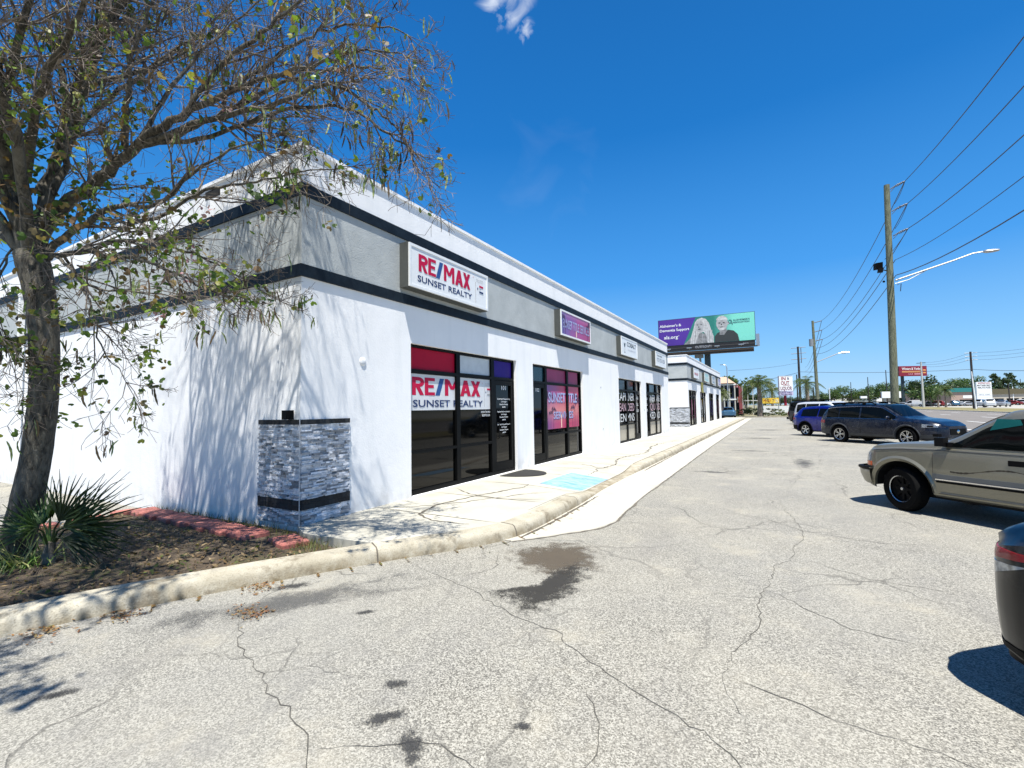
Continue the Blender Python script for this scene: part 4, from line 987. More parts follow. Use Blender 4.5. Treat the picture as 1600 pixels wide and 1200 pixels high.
# ---- long roofed wagon, dark blue, seen from its right side
def wagon():
    root = thing('estate_car', 'dark navy estate car with roof rails and bright wheels, parked before the wooden pole', 'car', (3.98, 24.84, 0), math.radians(-44.5))
    p = m_carpaint('navy_car_paint', (.003, .008, .022), .0, .25, .22)
    L = 4.87; c = Car(L, .925, 1.02, 3.765, .362, [(0, .95), (.3, 1.02), (1.0, 1.04), (2.5, 1.02), (3.5, 1.00), (4.2, .95), (4.6, .88), (L, .76)],
            [(0, 1.03), (.08, 1.12), (.16, 1.30), (.42, 1.60), (.8, 1.655), (1.8, 1.68), (2.5, 1.66), (2.82, 1.61), (3.1, 1.43), (3.55, 1.13), (3.75, 1.09), (4.2, 1.05), (4.6, .97), (L, .82)],
            [(0, .74), (.4, .70), (1.6, .70), (2.6, .69), (3.2, .71), (3.6, .76), (4.4, .74), (L, .60)], sill=.32, ra=.43)
    c.body(root, p); c.under(root); wheels(c, root, .22, 'split', .245, -.12)
    sideglass(c, root, [(.42, .98), (1.02, 1.90), (1.97, 3.33)], hi=.045); trimline(c, root, .38, 3.42, chrome, lambda x: float(c.zs(x)) + .025, .010, 'window_trim')
    trimline(c, root, .42, 3.40, chrome, lambda x: max(c.glassline(x, .035), float(c.zs(x)) + .03), .008, 'window_trim')
    c.toppatch(root, 2.66, 3.47, .93, .88, .008, carglass, 'windscreen'); c.toppatch(root, .16, .50, .80, .86, .008, carglass, 'rear_window')
    door(c, root, 1.42, 2.20 - .22, p, handle_x=1.60); door(c, root, 2.02, 3.22, p, handle_x=2.20)
    arch(c, root, cladm, .06); list(c.sidepatch(root, 1.50, 3.30, .31, .43, .012, cladm, 'sill_cladding', nz=4)); list(c.sidepatch(root, .06, .54, .38, .56, .012, cladm, 'bumper_cladding', nz=4)); list(c.sidepatch(root, 4.25, 4.75, .30, .48, .012, cladm, 'bumper_cladding', nz=4))
    for sg in (1, -1):
        g = MB(); g.tube([(x - c.cx, sg * .64, z) for x, z in ((.70, 1.63), (.78, 1.70), (1.5, 1.745), (2.3, 1.715), (2.50, 1.64))], .024, 6)
        for x in (1.1, 2.0): g.box(x - c.cx - .06, x - c.cx + .06, sg * .64 - .025, sg * .64 + .025, 1.64, 1.72)
        g.build('roof_rail', black, root, smooth=True)
    list(c.sidepatch(root, 4.30, 4.74, lambda x: .74 + .03 * (x - 4.3), lambda x: .88 - .08 * (x - 4.3), .010, lamp_w, 'headlight', nz=4)); list(c.sidepatch(root, 4.46, 4.62, .77, .83, .014, black, 'headlight_lens', nz=3))
    list(c.sidepatch(root, .04, .34, .84, .97, .010, lamp_r, 'tail_light', nz=4)); list(c.sidepatch(root, 4.60, 4.80, .42, .52, .012, black, 'fog_lamp_housing', nz=4))
    g = MB(); xe = L - c.cx + .05; g.prism([(xe - .10, -.46), (xe + .012, -.40), (xe + .012, .40), (xe - .10, .46)], .48, .70); g.build('grille', black, root)
    g = MB(); g.lathe([(0, .02), (.05, .018), (.07, 0)], 16, 'x', (xe + .012, 0, .60)); g.build('oval_emblem', chrome, root, smooth=True)
    g = MB(); g.prism([(xe - .16, -.72), (xe + .02, -.5), (xe + .02, .5), (xe - .16, .72)], .27, .38); g.build('front_bumper_trim', cladm, root)
    mirror_(c, root, 3.12, p); return root
wagon()
# ---- small bright blue hatchback-like crossover behind it
def crossover():
    root = thing('compact_suv', 'bright cobalt blue compact SUV parked behind the navy estate car', 'car', (2.78, 29.2, 0), math.radians(-45), )
    p = m_carpaint('cobalt_car_paint', (.003, .005, .16), .25, .25); L = 4.35
    c = Car(L, .90, .90, 3.45, .345, [(0, .98), (.3, 1.02), (1.5, 1.01), (3.0, .97), (3.8, .88), (L, .66)],
            [(0, 1.06), (.10, 1.16), (.45, 1.50), (.8, 1.56), (1.6, 1.60), (2.2, 1.57), (2.6, 1.42), (3.05, 1.10), (3.4, 1.03), (4.0, .92), (L, .72)], [(0, .68), (.5, .62), (2.2, .62), (3.0, .70), (4, .70), (L, .5)], sill=.30, ra=.42, n=60)
    c.body(root, p); c.under(root); wheels(c, root, .21, 'swirl', .225)
    sideglass(c, root, [(.62, 1.60), (1.66, 2.86)]); c.toppatch(root, 2.3, 2.98, .92, .88, .008, carglass, 'windscreen'); c.toppatch(root, .14, .42, .78, .84, .008, carglass, 'rear_window')
    door(c, root, 1.30, 1.62, p); door(c, root, 1.68, 2.75, p, handle_x=1.85); arch(c, root, black, .055)
    list(c.sidepatch(root, .03, .42, .34, .58, .012, black, 'bumper_cladding', nz=4)); list(c.sidepatch(root, .03, .22, .86, .98, .010, lamp_r, 'tail_light', nz=4)); mirror_(c, root, 2.75, p)
    g = MB(); g.box(-c.cx - .06, -c.cx - .047, -.26, .26, .62, .74); g.build('licence_plate', platem, root); return root
crossover()
# ---- tan sport utility pickup in front, seen from its left side
def utility():
    root = thing('utility_vehicle', 'tan two-door utility vehicle with scratched door, tinted window and black wheels, nearest parked broadside', 'car', (3.29, 9.04, 0), math.radians(134.6))
    p = m_carpaint('pewter_car_paint', (.235, .222, .170), .55, .34); L = 4.24
    c = Car(L, .865, .92, 3.60, .338, [(0, 1.02), (1.0, 1.02), (3.1, 1.015), (3.6, .995), (4.0, .955), (4.12, .92), (L, .80)],
            [(0, 1.10), (.05, 1.30), (.22, 1.57), (.6, 1.605), (1.9, 1.605), (2.28, 1.58), (2.50, 1.47), (2.98, 1.15), (3.12, 1.105), (3.6, 1.075), (4.0, 1.02), (4.15, .95), (L, .84)],
            [(0, .72), (.4, .70), (2.25, .69), (2.9, .76), (3.1, .79), (4.0, .78), (L, .62)], hw=[(0, .80), (.2, .85), (.6, .865), (3.75, .865), (3.98, .85), (4.14, .79), (L, .68)], sill=.315, ra=.445)
    c.body(root, p); c.under(root); wheels(c, root, .21, 'dark', .200, -.24)
    # side glass: door window, fixed rear quarter window
    sideglass(c, root, [(.35, 1.78), (2.07, 2.93)], lo=.03, hi=.045, off=.008)
    c.toppatch(root, 2.36, 2.99, .93, .90, .008, carglass, 'windscreen'); c.toppatch(root, .06, .20, .8, .84, .008, carglass, 'rear_window')
    # door seams drawn as the real gaps round the door
    door(c, root, 1.99, 3.12, p, handle_x=2.14, hm=black, hz=.885)
    arch(c, root, p, .075, .022, 'fender_flare', 0.02)
    zf = lambda x: .565
    list(c.sidepatch(root, 1.34, 3.13, .535, .645, .016, flat('grey_side_moulding', (.13, .135, .13), .45), 'side_moulding', nz=4)); trimline(c, root, 1.36, 3.08, chrome, lambda x: .568, .013, 'bright_strip', .024); list(c.sidepatch(root, 1.36, 3.08, .520, .550, .020, black, 'side_moulding', nz=3))
    trimline(c, root, .2, 4.05, flat('pinstripe_dark', (.05, .055, .06), .5), lambda x: float(c.zs(x)) - .028, .006, 'pinstripe', .003)
    list(c.sidepatch(root, 1.36, 3.05, .36, .385, .012, MT['grey_side_moulding'], 'sill_strip', nz=3))
    # scratches and worn rubbed mark on the door
    sc = flat('scraped_paint', (.05, .040, .028), .9, var=.5, scale=30); r = random.Random(5); g = MB(); g2 = MB()
    L0, R0 = [], []
    for k, x in enumerate(np.linspace(2.02, 2.90, 40)):
        z = .735 + .045 * math.sin((x - 2.02) * 5.6 + .3); wd = .006 + .022 * abs(math.sin(x * 7 + 1)) * r.uniform(.3, 1)
        y = c.side_y(x, z) + .0075; L0.append((x - c.cx, y, z - wd / 2)); R0.append((x - c.cx, y, z + wd / 2))
    g.grid([L0, R0]); g.build('scrape', sc, root)
    # front: lamps, bumper
    list(c.sidepatch(root, 4.06, 4.20, .74, .87, .008, lamp_w, 'headlight', nz=4)); list(c.sidepatch(root, 4.06, 4.20, .66, .73, .010, lamp_o, 'turn_signal', nz=3))
    g = MB()
    rows = []
    for z, o in ((.36, .02), (.38, .10), (.50, .15), (.58, .16), (.62, .12), (.62, .0)):
        rows.append([(x - c.cx + (o if x > 4.18 else o * .3), y * (1 + o * .22), z) for x, y in ((4.00, .86), (4.14, .81), (4.22, .66), (4.28, .3), (4.29, 0), (4.28, -.3), (4.22, -.66), (4.14, -.81), (4.00, -.86))])
    g.grid(rows); g.build('front_bumper', p, root, smooth=35)
    g = MB(); rows = []
    for z, o in ((.585, .155), (.60, .175), (.635, .17), (.65, .10)):
        rows.append([(x - c.cx + (o if x > 4.18 else o * .3), y * (1 + o * .22), z) for x, y in ((4.00, .865), (4.14, .815), (4.22, .67), (4.28, .3), (4.29, 0), (4.28, -.3), (4.22, -.67), (4.14, -.815), (4.00, -.865))])
    g.grid(rows); g.build('bumper_pad', black, root, smooth=35)
    g = MB(); g.box(4.26 - c.cx, 4.30 - c.cx, -.5, .5, .70, .86); g.build('grille', black, root)
    for sg in (1, -1):
        x = 2.92; zz = 1.13; y = sg * (c.side_y(x, 1.06)); g = MB(); g.obox((x - c.cx + .02, y + sg * .04, zz - .05), (.05, 0, 0), (0, .06, 0), (0, 0, .03)); g.obox((x - c.cx + .04, y + sg * .12, zz - .01), (.045, .02 * sg, 0), (-.015 * sg, .075, 0), (0, 0, .062)); g.build('mirror', black, root, smooth=20)
    g = MB(); g.tube([(3.10 - c.cx, .66, 1.10), (3.05 - c.cx, .45, 1.14), (2.98 - c.cx, .1, 1.18)], .008, 5); g.build('wiper', black, root)
    # seats and folded teal sunshade seen through the glass are behind opaque tint; the shade rests against the glass
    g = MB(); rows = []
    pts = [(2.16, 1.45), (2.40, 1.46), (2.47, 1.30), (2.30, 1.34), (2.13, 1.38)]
    g.face([(x - c.cx, c.side_y(x, z) + .0165, z) for x, z in pts]); g.build('teal_window_sheet', flat('teal_sheet', (.008, .085, .085), .5, spec=.1), root)
    g = MB(); g.tube([(2.5 - c.cx, -.45, 1.45), (2.49 - c.cx, -.46, 1.90)], .004, 4); g.build('aerial', black, root); return root
utility()
# ---- dark saloon cut by the right edge of the photo
def saloon():
    root = thing('saloon_car', 'dark blue-black saloon car, only its rear corner and tail light showing, nearest the camera', 'car', (3.18, 2.57, 0), math.radians(-48))
    p = m_carpaint('midnight_car_paint', (.001, .002, .0035), .0, .28, .15); L = 4.75
    c = Car(L, .90, 1.05, 3.80, .335, [(0, .86), (.25, .93), (1.0, .94), (2.5, .93), (3.6, .90), (4.3, .78), (L, .62)],
            [(0, .92), (.05, .99), (.30, 1.03), (.75, 1.07), (1.1, 1.20), (1.5, 1.40), (2.0, 1.46), (2.5, 1.43), (2.9, 1.22), (3.25, 1.02), (3.5, .98), (4.3, .84), (L, .66)],
            [(0, .66), (.6, .70), (1.4, .60), (2.4, .60), (3.2, .70), (4.2, .70), (L, .5)], hw=[(0, .66), (.06, .78), (.20, .86), (.6, .90), (3.7, .90), (4.3, .85), (L, .58)], sill=.24, ra=.40, n=110)
    c.body(root, p); c.under(root); wheels(c, root, .21, 'swirl', .21)
    sideglass(c, root, [(1.15, 1.9), (1.96, 3.1)]); c.toppatch(root, .80, 1.42, .86, .88, .008, carglass, 'rear_window'); c.toppatch(root, 2.55, 3.2, .92, .9, .008, carglass, 'windscreen')
    door(c, root, 1.55, 1.95, p); door(c, root, 2.0, 3.05, p, handle_x=2.2); arch(c, root, p, .03, .004)
    list(c.sidepatch(root, .02, .40, lambda x: .80 + .12 * x, lambda x: .865 + .01 * x, .007, lamp_r, 'tail_light', nz=6)); list(c.sidepatch(root, .02, .30, lambda x: .69 + .42 * x, lambda x: .778 + .10 * x, .007, lamp_w, 'reversing_light', nz=5))
    list(c.sidepatch(root, .02, .60, .24, .34, .006, black, 'bumper_valance', nz=4))
    return root
saloon()
# ---- boxy vehicles farther along the row
def boxy(name, label, loc, deg, col, rearbox=False, grp=None, scale=1.0, matname=None, h=1.85):
    root = thing(name, label, 'car' if name != 'pickup_truck' else 'truck', loc, math.radians(deg), grp); p = m_carpaint(matname, col, .2, .3); L = 5.0
    if not rearbox:
        c = Car(L, .98, 1.1, 3.95, .385, [(0, 1.10), (1, 1.12), (3.6, 1.08), (4.5, 1.0), (L, .85)], [(0, 1.15), (.05, 1.3), (.28, h - .05), (.8, h), (2.6, h), (2.9, h - .1), (3.5, 1.2), (3.8, 1.14), (4.6, 1.05), (L, .9)],
                [(0, .76), (.5, .74), (2.8, .72), (3.5, .82), (4.6, .8), (L, .65)], sill=.36, ra=.46, n=50)
        sp = [(.35, 1.05), (1.10, 2.05), (2.12, 3.25)]
    else:
        c = Car(5.4, .98, 1.15, 4.45, .40, [(0, 1.13), (2.2, 1.13), (4.2, 1.10), (5.0, 1.02), (5.4, .85)], [(0, 1.16), (2.15, 1.16), (2.3, 1.25), (2.42, 1.80), (2.8, 1.86), (3.5, 1.83), (4.1, 1.22), (4.3, 1.17), (5.1, 1.08), (5.4, .9)],
                [(0, .88), (2.2, .86), (2.5, .74), (3.6, .72), (4.2, .84), (5.4, .65)], sill=.40, ra=.47, n=50); sp = [(2.5, 3.1), (3.16, 3.95)]
    c.body(root, p); c.under(root); wheels(c, root, .24, 'swirl', .23); sideglass(c, root, sp); arch(c, root, black, .05)
    if not rearbox: c.toppatch(root, .10, .27, .78, .84, .012, carglass, 'rear_window'); c.toppatch(root, 2.85, 3.5, .92, .88, .01, carglass, 'windscreen')
    else: c.toppatch(root, 2.3, 2.42, .8, .86, .012, carglass, 'rear_window'); c.toppatch(root, 3.6, 4.1, .92, .88, .01, carglass, 'windscreen')
    list(c.sidepatch(root, .02, .16, .82, 1.08, .010, lamp_r, 'tail_light', nz=4)); mirror_(c, root, sp[-1][1] - .1, p)
    g = MB(); g.box(-c.cx - .075, -c.cx - .03, -.85, .85, .42, .62); g.build('rear_bumper', chrome if rearbox else cladm, root); g = MB(); g.box(-c.cx - .062, -c.cx - .047, -.16, .16, .80, .94); g.build('licence_plate', platem, root)
    if not rearbox: list(c.sidepatch(root, 1.2, 2.05, lambda x: float(c.sill(x)) + .08, lambda x: float(c.zs(x)) - .01, .006, p, 'door', nx=8)); list(c.sidepatch(root, 2.12, 3.3, lambda x: float(c.sill(x)) + .08, lambda x: float(c.zs(x)) - .01, .006, p, 'door', nx=8))
    return root, c
boxy('suv', 'white boxy SUV parked between the cobalt SUV and the black lifted truck', (3.25, 36.6, 0), -47, (.62, .63, .64), matname='white_car_paint', h=1.84)
r_, c_ = boxy('suv', 'black SUV with black roof rack, behind the white SUV', (3.05, 45.5, 0), -47, (.010, .010, .012), matname='black_car_paint', h=1.98)
g = MB(); g.box(-2.1, .6, -.66, .66, 2.0, 2.06); g.build('roof_rack', black, r_)
boxy('pickup_truck', 'white pickup truck with open black tailgate, farthest in the near parking row', (3.1, 55.5, 0), -60, (.62, .63, .64), True, matname='white_car_paint')

def hatch(name, label, loc, deg, col, matname, grp=None, kind=0, cat='car'):
    """small distant car with its main parts; kind 0 saloon, 1 suv, 2 van"""
    root = thing(name, label, cat, loc, math.radians(deg), grp); p = m_carpaint(matname, col, .2, .3); L = (4.7, 4.75, 5.3)[kind]; H = (1.45, 1.75, 2.0)[kind]
    if kind == 0: zt = [(0, .95), (.7, 1.05), (1.5, 1.38), (2.1, H), (2.6, 1.42), (3.3, 1.02), (4.3, .86), (L, .66)]; zs = [(0, .9), (2.5, .93), (3.6, .88), (L, .62)]
    elif kind == 1: zt = [(0, 1.1), (.4, H - .1), (1.0, H), (2.5, H), (3.3, 1.15), (4.2, 1.03), (L, .8)]; zs = [(0, 1.05), (3.4, 1.02), (L, .78)]
    else: zt = [(0, 1.3), (.12, H), (3.6, H), (4.5, 1.2), (L, .95)]; zs = [(0, 1.15), (4.2, 1.1), (L, .8)]
    c = Car(L, .9, 1.0, L - .95, .34, zs, zt, [(0, .7), (.6, .66), (L - 2.0, .66), (L - 1.2, .72), (L, .5)], sill=.3, ra=.4, n=30)
    c.body(root, p); wheels(c, root, .22, 'far', .2); xw = {0: (1.2, 3.1), 1: (.5, 3.15), 2: (3.0, 4.2)}[kind]; c.under(root)
    sideglass(c, root, [xw]); x1 = {0: (2.6, 3.2), 1: (2.7, 3.3), 2: (3.7, 4.45)}[kind]; c.toppatch(root, *x1, .9, .88, .01, carglass, 'windscreen', 5, 5); x2 = {0: (.8, 1.6), 1: (.12, .42), 2: (.04, .10)}[kind]; c.toppatch(root, *x2, .8, .84, .012, carglass, 'rear_window', 5, 5)
    return root
# ================================================================ NEAR TREE
def near_tree():
    r = random.Random(21); loc = np.array([-7.10, 1.72, .09])
    root = thing('orchid_tree', 'sparse tree with leaning mossy trunk, bare twigs and hanging seed pods in the planting bed', 'tree', loc)
    D0 = 5.15; cv = lambda L: [P(*p) for p in L]
    def spl(pts, n=6):
        pts = [np.array(p, float) for p in pts]; Q = [pts[0]] + pts + [pts[-1]]; out = []
        for i in range(1, len(Q) - 2):
            for k in range(n):
                t = k / n; out.append(.5 * ((2 * Q[i]) + (-Q[i - 1] + Q[i + 1]) * t + (2 * Q[i - 1] - 5 * Q[i] + 4 * Q[i + 1] - Q[i + 2]) * t * t + (-Q[i - 1] + 3 * Q[i] - 3 * Q[i + 1] + Q[i + 2]) * t ** 3))
        return out + [pts[-1]]
    tp = spl([P(20, 905, D0), P(24, 860, D0), P(42, 785, D0), P(60, 695, D0), P(70, 600, D0), P(68, 505, D0), P(57, 435, D0), P(46, 395, D0)], 8)
    rd = [np.interp(i / (len(tp) - 1), [0, .06, .2, .4, .6, .8, .92, 1], [.235, .19, .15, .128, .125, .132, .147, .14]) for i in range(len(tp))]
    g = MB(); n = 22; rows = []
    for i, p in enumerate(tp):
        t = tp[min(i + 1, len(tp) - 1)] - tp[max(i - 1, 0)]; t /= np.linalg.norm(t); u = np.cross(t, (0, 1, 0)); u /= np.linalg.norm(u); w = np.cross(t, u); f = 1 - i / len(tp)
        rows.append([p + rd[i] * (1 + .035 * math.sin(3 * a + i * .13) + .12 * f ** 5 * math.sin(5 * a + 1) + r.uniform(-.02, .02)) * (math.cos(a) * u + math.sin(a) * w) for a in [2 * PI * k / n for k in range(n)]])
    g.grid(rows, True); g.face([tuple(p) for p in rows[-1]]); g.build('trunk', bark, root, smooth=60, world=True)
    fork = np.array(tp[-1]) - np.array([0, 0, .12])
    # main limbs; survey points of the limbs that can be seen, then free limbs for the far and near sides
    limbs = [
        ([fork, P(90, 330, 5.5), P(150, 285, 5.4), P(215, 225, 5.2), P(300, 172, 5.0), P(400, 128, 4.9), P(480, 110, 4.8)], .115),
        ([P(205, 232, 5.25), P(290, 205, 5.3), P(380, 160, 5.4), P(470, 118, 5.5), P(560, 103, 5.6), P(610, 115, 5.6), P(655, 132, 5.6)], .045),
        ([P(215, 225, 5.2), P(320, 190, 5.0), P(430, 165, 4.8), P(510, 130, 4.7), P(575, 165, 4.6), P(620, 200, 4.6), P(655, 270, 4.6)], .045),
        ([P(225, 222, 5.2), P(330, 215, 5.1), P(440, 172, 5.0), P(540, 170, 5.0), P(600, 205, 4.9), P(650, 245, 4.9), P(680, 300, 4.9)], .036),
        ([P(195, 235, 5.3), P(198, 160, 5.2), P(205, 90, 5.1), P(235, 20, 5.0), P(260, -70, 4.9)], .055),
        ([fork, P(20, 300, 5.4), P(5, 220, 5.2), P(0, 130, 5.0), P(-20, 20, 4.8), P(-30, -100, 4.6)], .13),
        ([fork, P(75, 290, 5.6), P(105, 190, 5.6), P(92, 110, 5.6), P(75, 30, 5.6), P(50, -90, 5.6)], .10),
        ([P(105, 200, 5.6), P(125, 120, 5.5), P(150, 40, 5.4), P(160, -60, 5.3)], .05),
        ([fork, P(110, 365, 5.3), P(180, 322, 5.2), P(240, 320, 5.0), P(330, 250, 4.9), P(420, 215, 4.7)], .06),
        ([P(150, 340, 5.2), P(230, 345, 5.2), P(320, 300, 5.1), P(400, 285, 5.0), P(470, 270, 4.9), P(560, 260, 4.8)], .032),
        ([fork, P(110, 395, 5.2), P(190, 400, 5.1), P(260, 420, 4.9), P(330, 455, 4.8), P(400, 470, 4.8)], .045),
        ([P(120, 395, 5.2), P(210, 375, 5.3), P(300, 395, 5.5), P(370, 430, 5.6), P(440, 470, 5.7)], .034),
        ([P(100, 400, 5.3), P(140, 470, 5.2), P(160, 550, 5.0), P(200, 598, 5.0)], .022),
        ([P(80, 395, 5.2), P(120, 430, 4.9), P(150, 450, 4.7), P(220, 455, 4.5), P(300, 470, 4.4)], .026),
        ([P(40, 330, 5.4), P(10, 400, 5.0), P(-10, 480, 4.9), P(30, 560, 4.8)], .022),
        ([P(290, 178, 5.0), P(350, 100, 4.9), P(420, 40, 4.8), P(500, -20, 4.7), P(560, -50, 4.7)], .045),
        ([P(360, 140, 4.9), P(460, 70, 5.2), P(540, 40, 5.3), P(620, 45, 5.4), P(650, 75, 5.4)], .03),
        ([P(420, 125, 4.9), P(520, 90, 4.6), P(590, 80, 4.5), P(640, 90, 4.4)], .026),
        ([P(60, 300, 5.5), P(120, 200, 6.0), P(200, 130, 6.3), P(300, 60, 6.5), P(400, -30, 6.6)], .06),
        ([P(40, 280, 5.5), P(60, 150, 4.7), P(120, 30, 4.2), P(200, -120, 3.9)], .07),
        ([P(20, 280, 5.4), P(-80, 180, 5.0), P(-200, 80, 4.8), P(-330, 0, 4.6)], .08),
        ([fork, P(-60, 300, 5.8), P(-170, 240, 6.0), P(-290, 200, 6.2)], .07),
        ([P(100, 250, 5.6), P(160, 60, 5.4), P(260, -120, 5.3), P(380, -260, 5.2)], .06),
        ([P(0, 200, 5.2), P(60, -60, 4.6), P(160, -300, 4.2)], .06),
        ([P(215, 225, 5.2), P(280, 120, 5.6), P(360, 40, 5.9), P(470, -60, 6.0)], .04),
        ([fork, np.array([-7.05, 2.05, 4.6]), np.array([-7.15, 2.15, 5.5]), np.array([-7.1, 2.3, 6.2]), np.array([-6.7, 2.5, 7.3]), np.array([-6.2, 2.7, 8.3])], .06),
        ([np.array([-7.1, 2.2, 5.6]), np.array([-6.5, 2.4, 6.6]), np.array([-5.7, 2.6, 7.2]), np.array([-4.9, 2.7, 7.5])], .06),
        ([np.array([-7.1, 2.3, 6.2]), np.array([-7.4, 2.5, 7.2]), np.array([-7.5, 2.7, 8.3])], .05),
        ([np.array([-6.5, 2.4, 6.6]), np.array([-6.2, 2.8, 7.4]), np.array([-5.5, 3.1, 8.0])], .05),
        ([np.array([-6.5, 2.4, 6.6]), np.array([-6.1, 1.9, 7.3]), np.array([-5.4, 1.7, 8.1])], .05),
        ([np.array([-7.1, 2.15, 5.3]), np.array([-6.6, 2.1, 5.7]), np.array([-5.9, 2.2, 6.3]), np.array([-5.0, 2.3, 6.7]), np.array([-4.2, 2.5, 6.8])], .045),
        ([np.array([-7.1, 2.2, 5.6]), np.array([-6.9, 3.0, 6.4]), np.array([-6.5, 3.5, 7.1])], .05),
        ([fork, np.array([-6.9, 1.3, 4.8]), np.array([-6.1, .4, 5.4]), np.array([-5.3, -.7, 5.8])], .08),
        ([fork, np.array([-7.5, .9, 4.9]), np.array([-7.3, -.4, 5.5]), np.array([-7.0, -1.7, 5.9])], .07),
        ([fork, np.array([-6.4, 1.5, 4.5]), np.array([-5.4, .9, 4.9]), np.array([-4.3, .0, 5.3]), np.array([-3.3, -.9, 5.6])], .08),
        ([np.array([-6.4, 1.5, 4.5]), np.array([-5.9, .9, 5.3]), np.array([-5.0, .2, 6.1]), np.array([-4.2, -.6, 6.6])], .05),
        ([np.array([-6.9, 1.3, 4.8]), np.array([-6.8, .5, 5.8]), np.array([-6.4, -.4, 6.6])], .05),
        ([np.array([-5.4, .9, 4.9]), np.array([-4.7, .6, 5.6]), np.array([-3.8, .2, 6.2])], .04),
    ]
    gb = MB(); tw = MB(); lf = MB(); pd = MB(); tips = []; nt_ = [0]
    def inside(p): return (p[0] < FX + .03 and p[1] > 4.16 and p[2] < 5.62) or (FX - .1 < p[0] < FX + .06 and p[1] > 4.1 and p[2] < 5.6) or p[2] < .3
    def stray(p, j=0):
        c_ = CR.T @ (np.array(p) - CP)
        if c_[2] > -1: return False
        x_, y_ = 800 + FPX * c_[0] / -c_[2], 600 - FPX * c_[1] / -c_[2]
        x_ -= j; y_ -= j * .6
        return x_ > 640 or (x_ > 470 and y_ > 330) or (y_ > 490 and x_ > 240) or (x_ > 575 and y_ < 50 + j)
    def grow(p0, d, L, r0, lvl):
        n = max(3, int(L / (.16 if lvl < 3 else .09))); p = p0.copy(); pts = [p.copy()]; d = d.copy(); jj = r.gauss(0, 38) - 8
        droop = (-.02, -.035, -.05)[lvl - 1] if lvl < 4 else -.05
        for k in range(n):
            d = d + np.array([r.gauss(0, .13), r.gauss(0, .13), r.gauss(0, .12) + droop * r.uniform(-.3, 1.6)]); d /= np.linalg.norm(d); p = p + d * (L / n)
            if inside(p) or (stray(p, min(jj, 55)) and k > 1): break
            pts.append(p.copy())
        if len(pts) < 2: return
        rr = [max(.0024, r0 * (1 - .75 * k / (len(pts) - 1))) for k in range(len(pts))]
        tw.tube(pts, rr, 4 if lvl < 3 else 3, caps=False); nt_[0] += 1
        if lvl < 3:
            for _ in range({1: 6, 2: 3}[lvl]):
                i = r.randrange(max(1, len(pts) // 5), len(pts)); a = np.array([r.gauss(0, 1) for _ in range(3)]); t = pts[i] - pts[i - 1]; t /= np.linalg.norm(t) + 1e-9
                a -= t * a.dot(t); a /= np.linalg.norm(a) + 1e-9; th = r.uniform(.45, 1.15); grow(pts[i], t * math.cos(th) + a * math.sin(th), L * r.uniform(.38, .62), rr[i] * .62, lvl + 1)
        tips.append((pts[-1], lvl, pts[-1] - pts[-2]))
        if lvl >= 2 and len(pts) > 3: tips.append((pts[len(pts) // 2], lvl, pts[-1] - pts[-2]))
    for li, (pts, r0) in enumerate(limbs):
        r0 = r0 * .74; sp = spl(pts, 6); sp = [p + np.array([r.gauss(0, .012) for _ in range(3)]) * (k > 1) for k, p in enumerate(sp)]
        sp = [p for p in sp if not inside(p)] or sp[:2]
        rr = [max(.004, r0 * (1 - .86 * k / (len(sp) - 1))) for k in range(len(sp))]; gb.tube(sp, rr, 8 if r0 > .05 else 6)
        Ltot = sum(np.linalg.norm(b - a) for a, b in zip(sp[:-1], sp[1:])); m = int(Ltot * 5.2) + 3
        for _ in range(m):
            i = r.randrange(len(sp) // 6 + 1, len(sp)); t = sp[i] - sp[i - 1]; t /= np.linalg.norm(t); a = np.array([r.gauss(0, 1), r.gauss(0, 1), r.gauss(.15, 1)]); a -= t * a.dot(t); a /= np.linalg.norm(a); th = r.uniform(.3, 1.1)
            grow(sp[i], t * math.cos(th) + a * math.sin(th), r.uniform(.6, 1.2) * (1 - .55 * i / len(sp)), min(rr[i] * .5, .011) + .003, 1)
    gb.build('limb', bark, root, smooth=60, world=True); tw.build('twigs', twigm, root, world=True)
    GR = [(.14, .22, .03), (.20, .28, .04), (.09, .15, .025), (.30, .30, .06), (.06, .11, .02)]; BR = [(.20, .12, .05), (.28, .20, .09), (.13, .085, .05)]
    def leaf(c, s, col):
        t = np.array([r.gauss(0, 1), r.gauss(0, 1), r.gauss(-.5, .6)]); t /= np.linalg.norm(t); u = np.cross(t, (r.gauss(0, 1), r.gauss(0, 1), r.gauss(0, 1))); u /= np.linalg.norm(u) + 1e-9; w = np.cross(t, u); k = r.uniform(.7, 1.35); lf.ccur = tuple(min(1, x * k) for x in col)
        for sg in (1, -1): lf.face([c, c + (t * .35 + u * sg * .62 + w * .12) * s, c + (t * .95 + u * sg * .72 + w * .22) * s, c + (t * 1.15 + u * sg * .34 + w * .12) * s, c + t * .82 * s])
    def pod(c, L, col):
        d = np.array([r.gauss(0, .22), r.gauss(0, .22), -1.0]); d /= np.linalg.norm(d); u = np.cross(d, (r.gauss(0, 1), r.gauss(0, 1), 0)); u /= np.linalg.norm(u) + 1e-9; w = np.cross(d, u); n = 7; L0, R0 = [], []; bend = r.uniform(-.12, .12)
        for k in range(n + 1):
            t = k / n; wd = L * .05 * math.sin(PI * min(1, t * .93 + .07)) ** .6 * (1 + (.25 if k % 2 else -.1)); c2 = c + d * L * t + u * bend * L * math.sin(PI * t)
            L0.append(c2 - u * wd + w * .002); R0.append(c2 + u * wd - w * .002)
        for k in range(n):
            kk = (1.5 if k % 2 else .8) if col[1] > col[0] else 1.0; pd.ccur = tuple(min(1, x * kk) for x in col); pd.face([L0[k], L0[k + 1], R0[k + 1], R0[k]])
    core = np.array(fork)
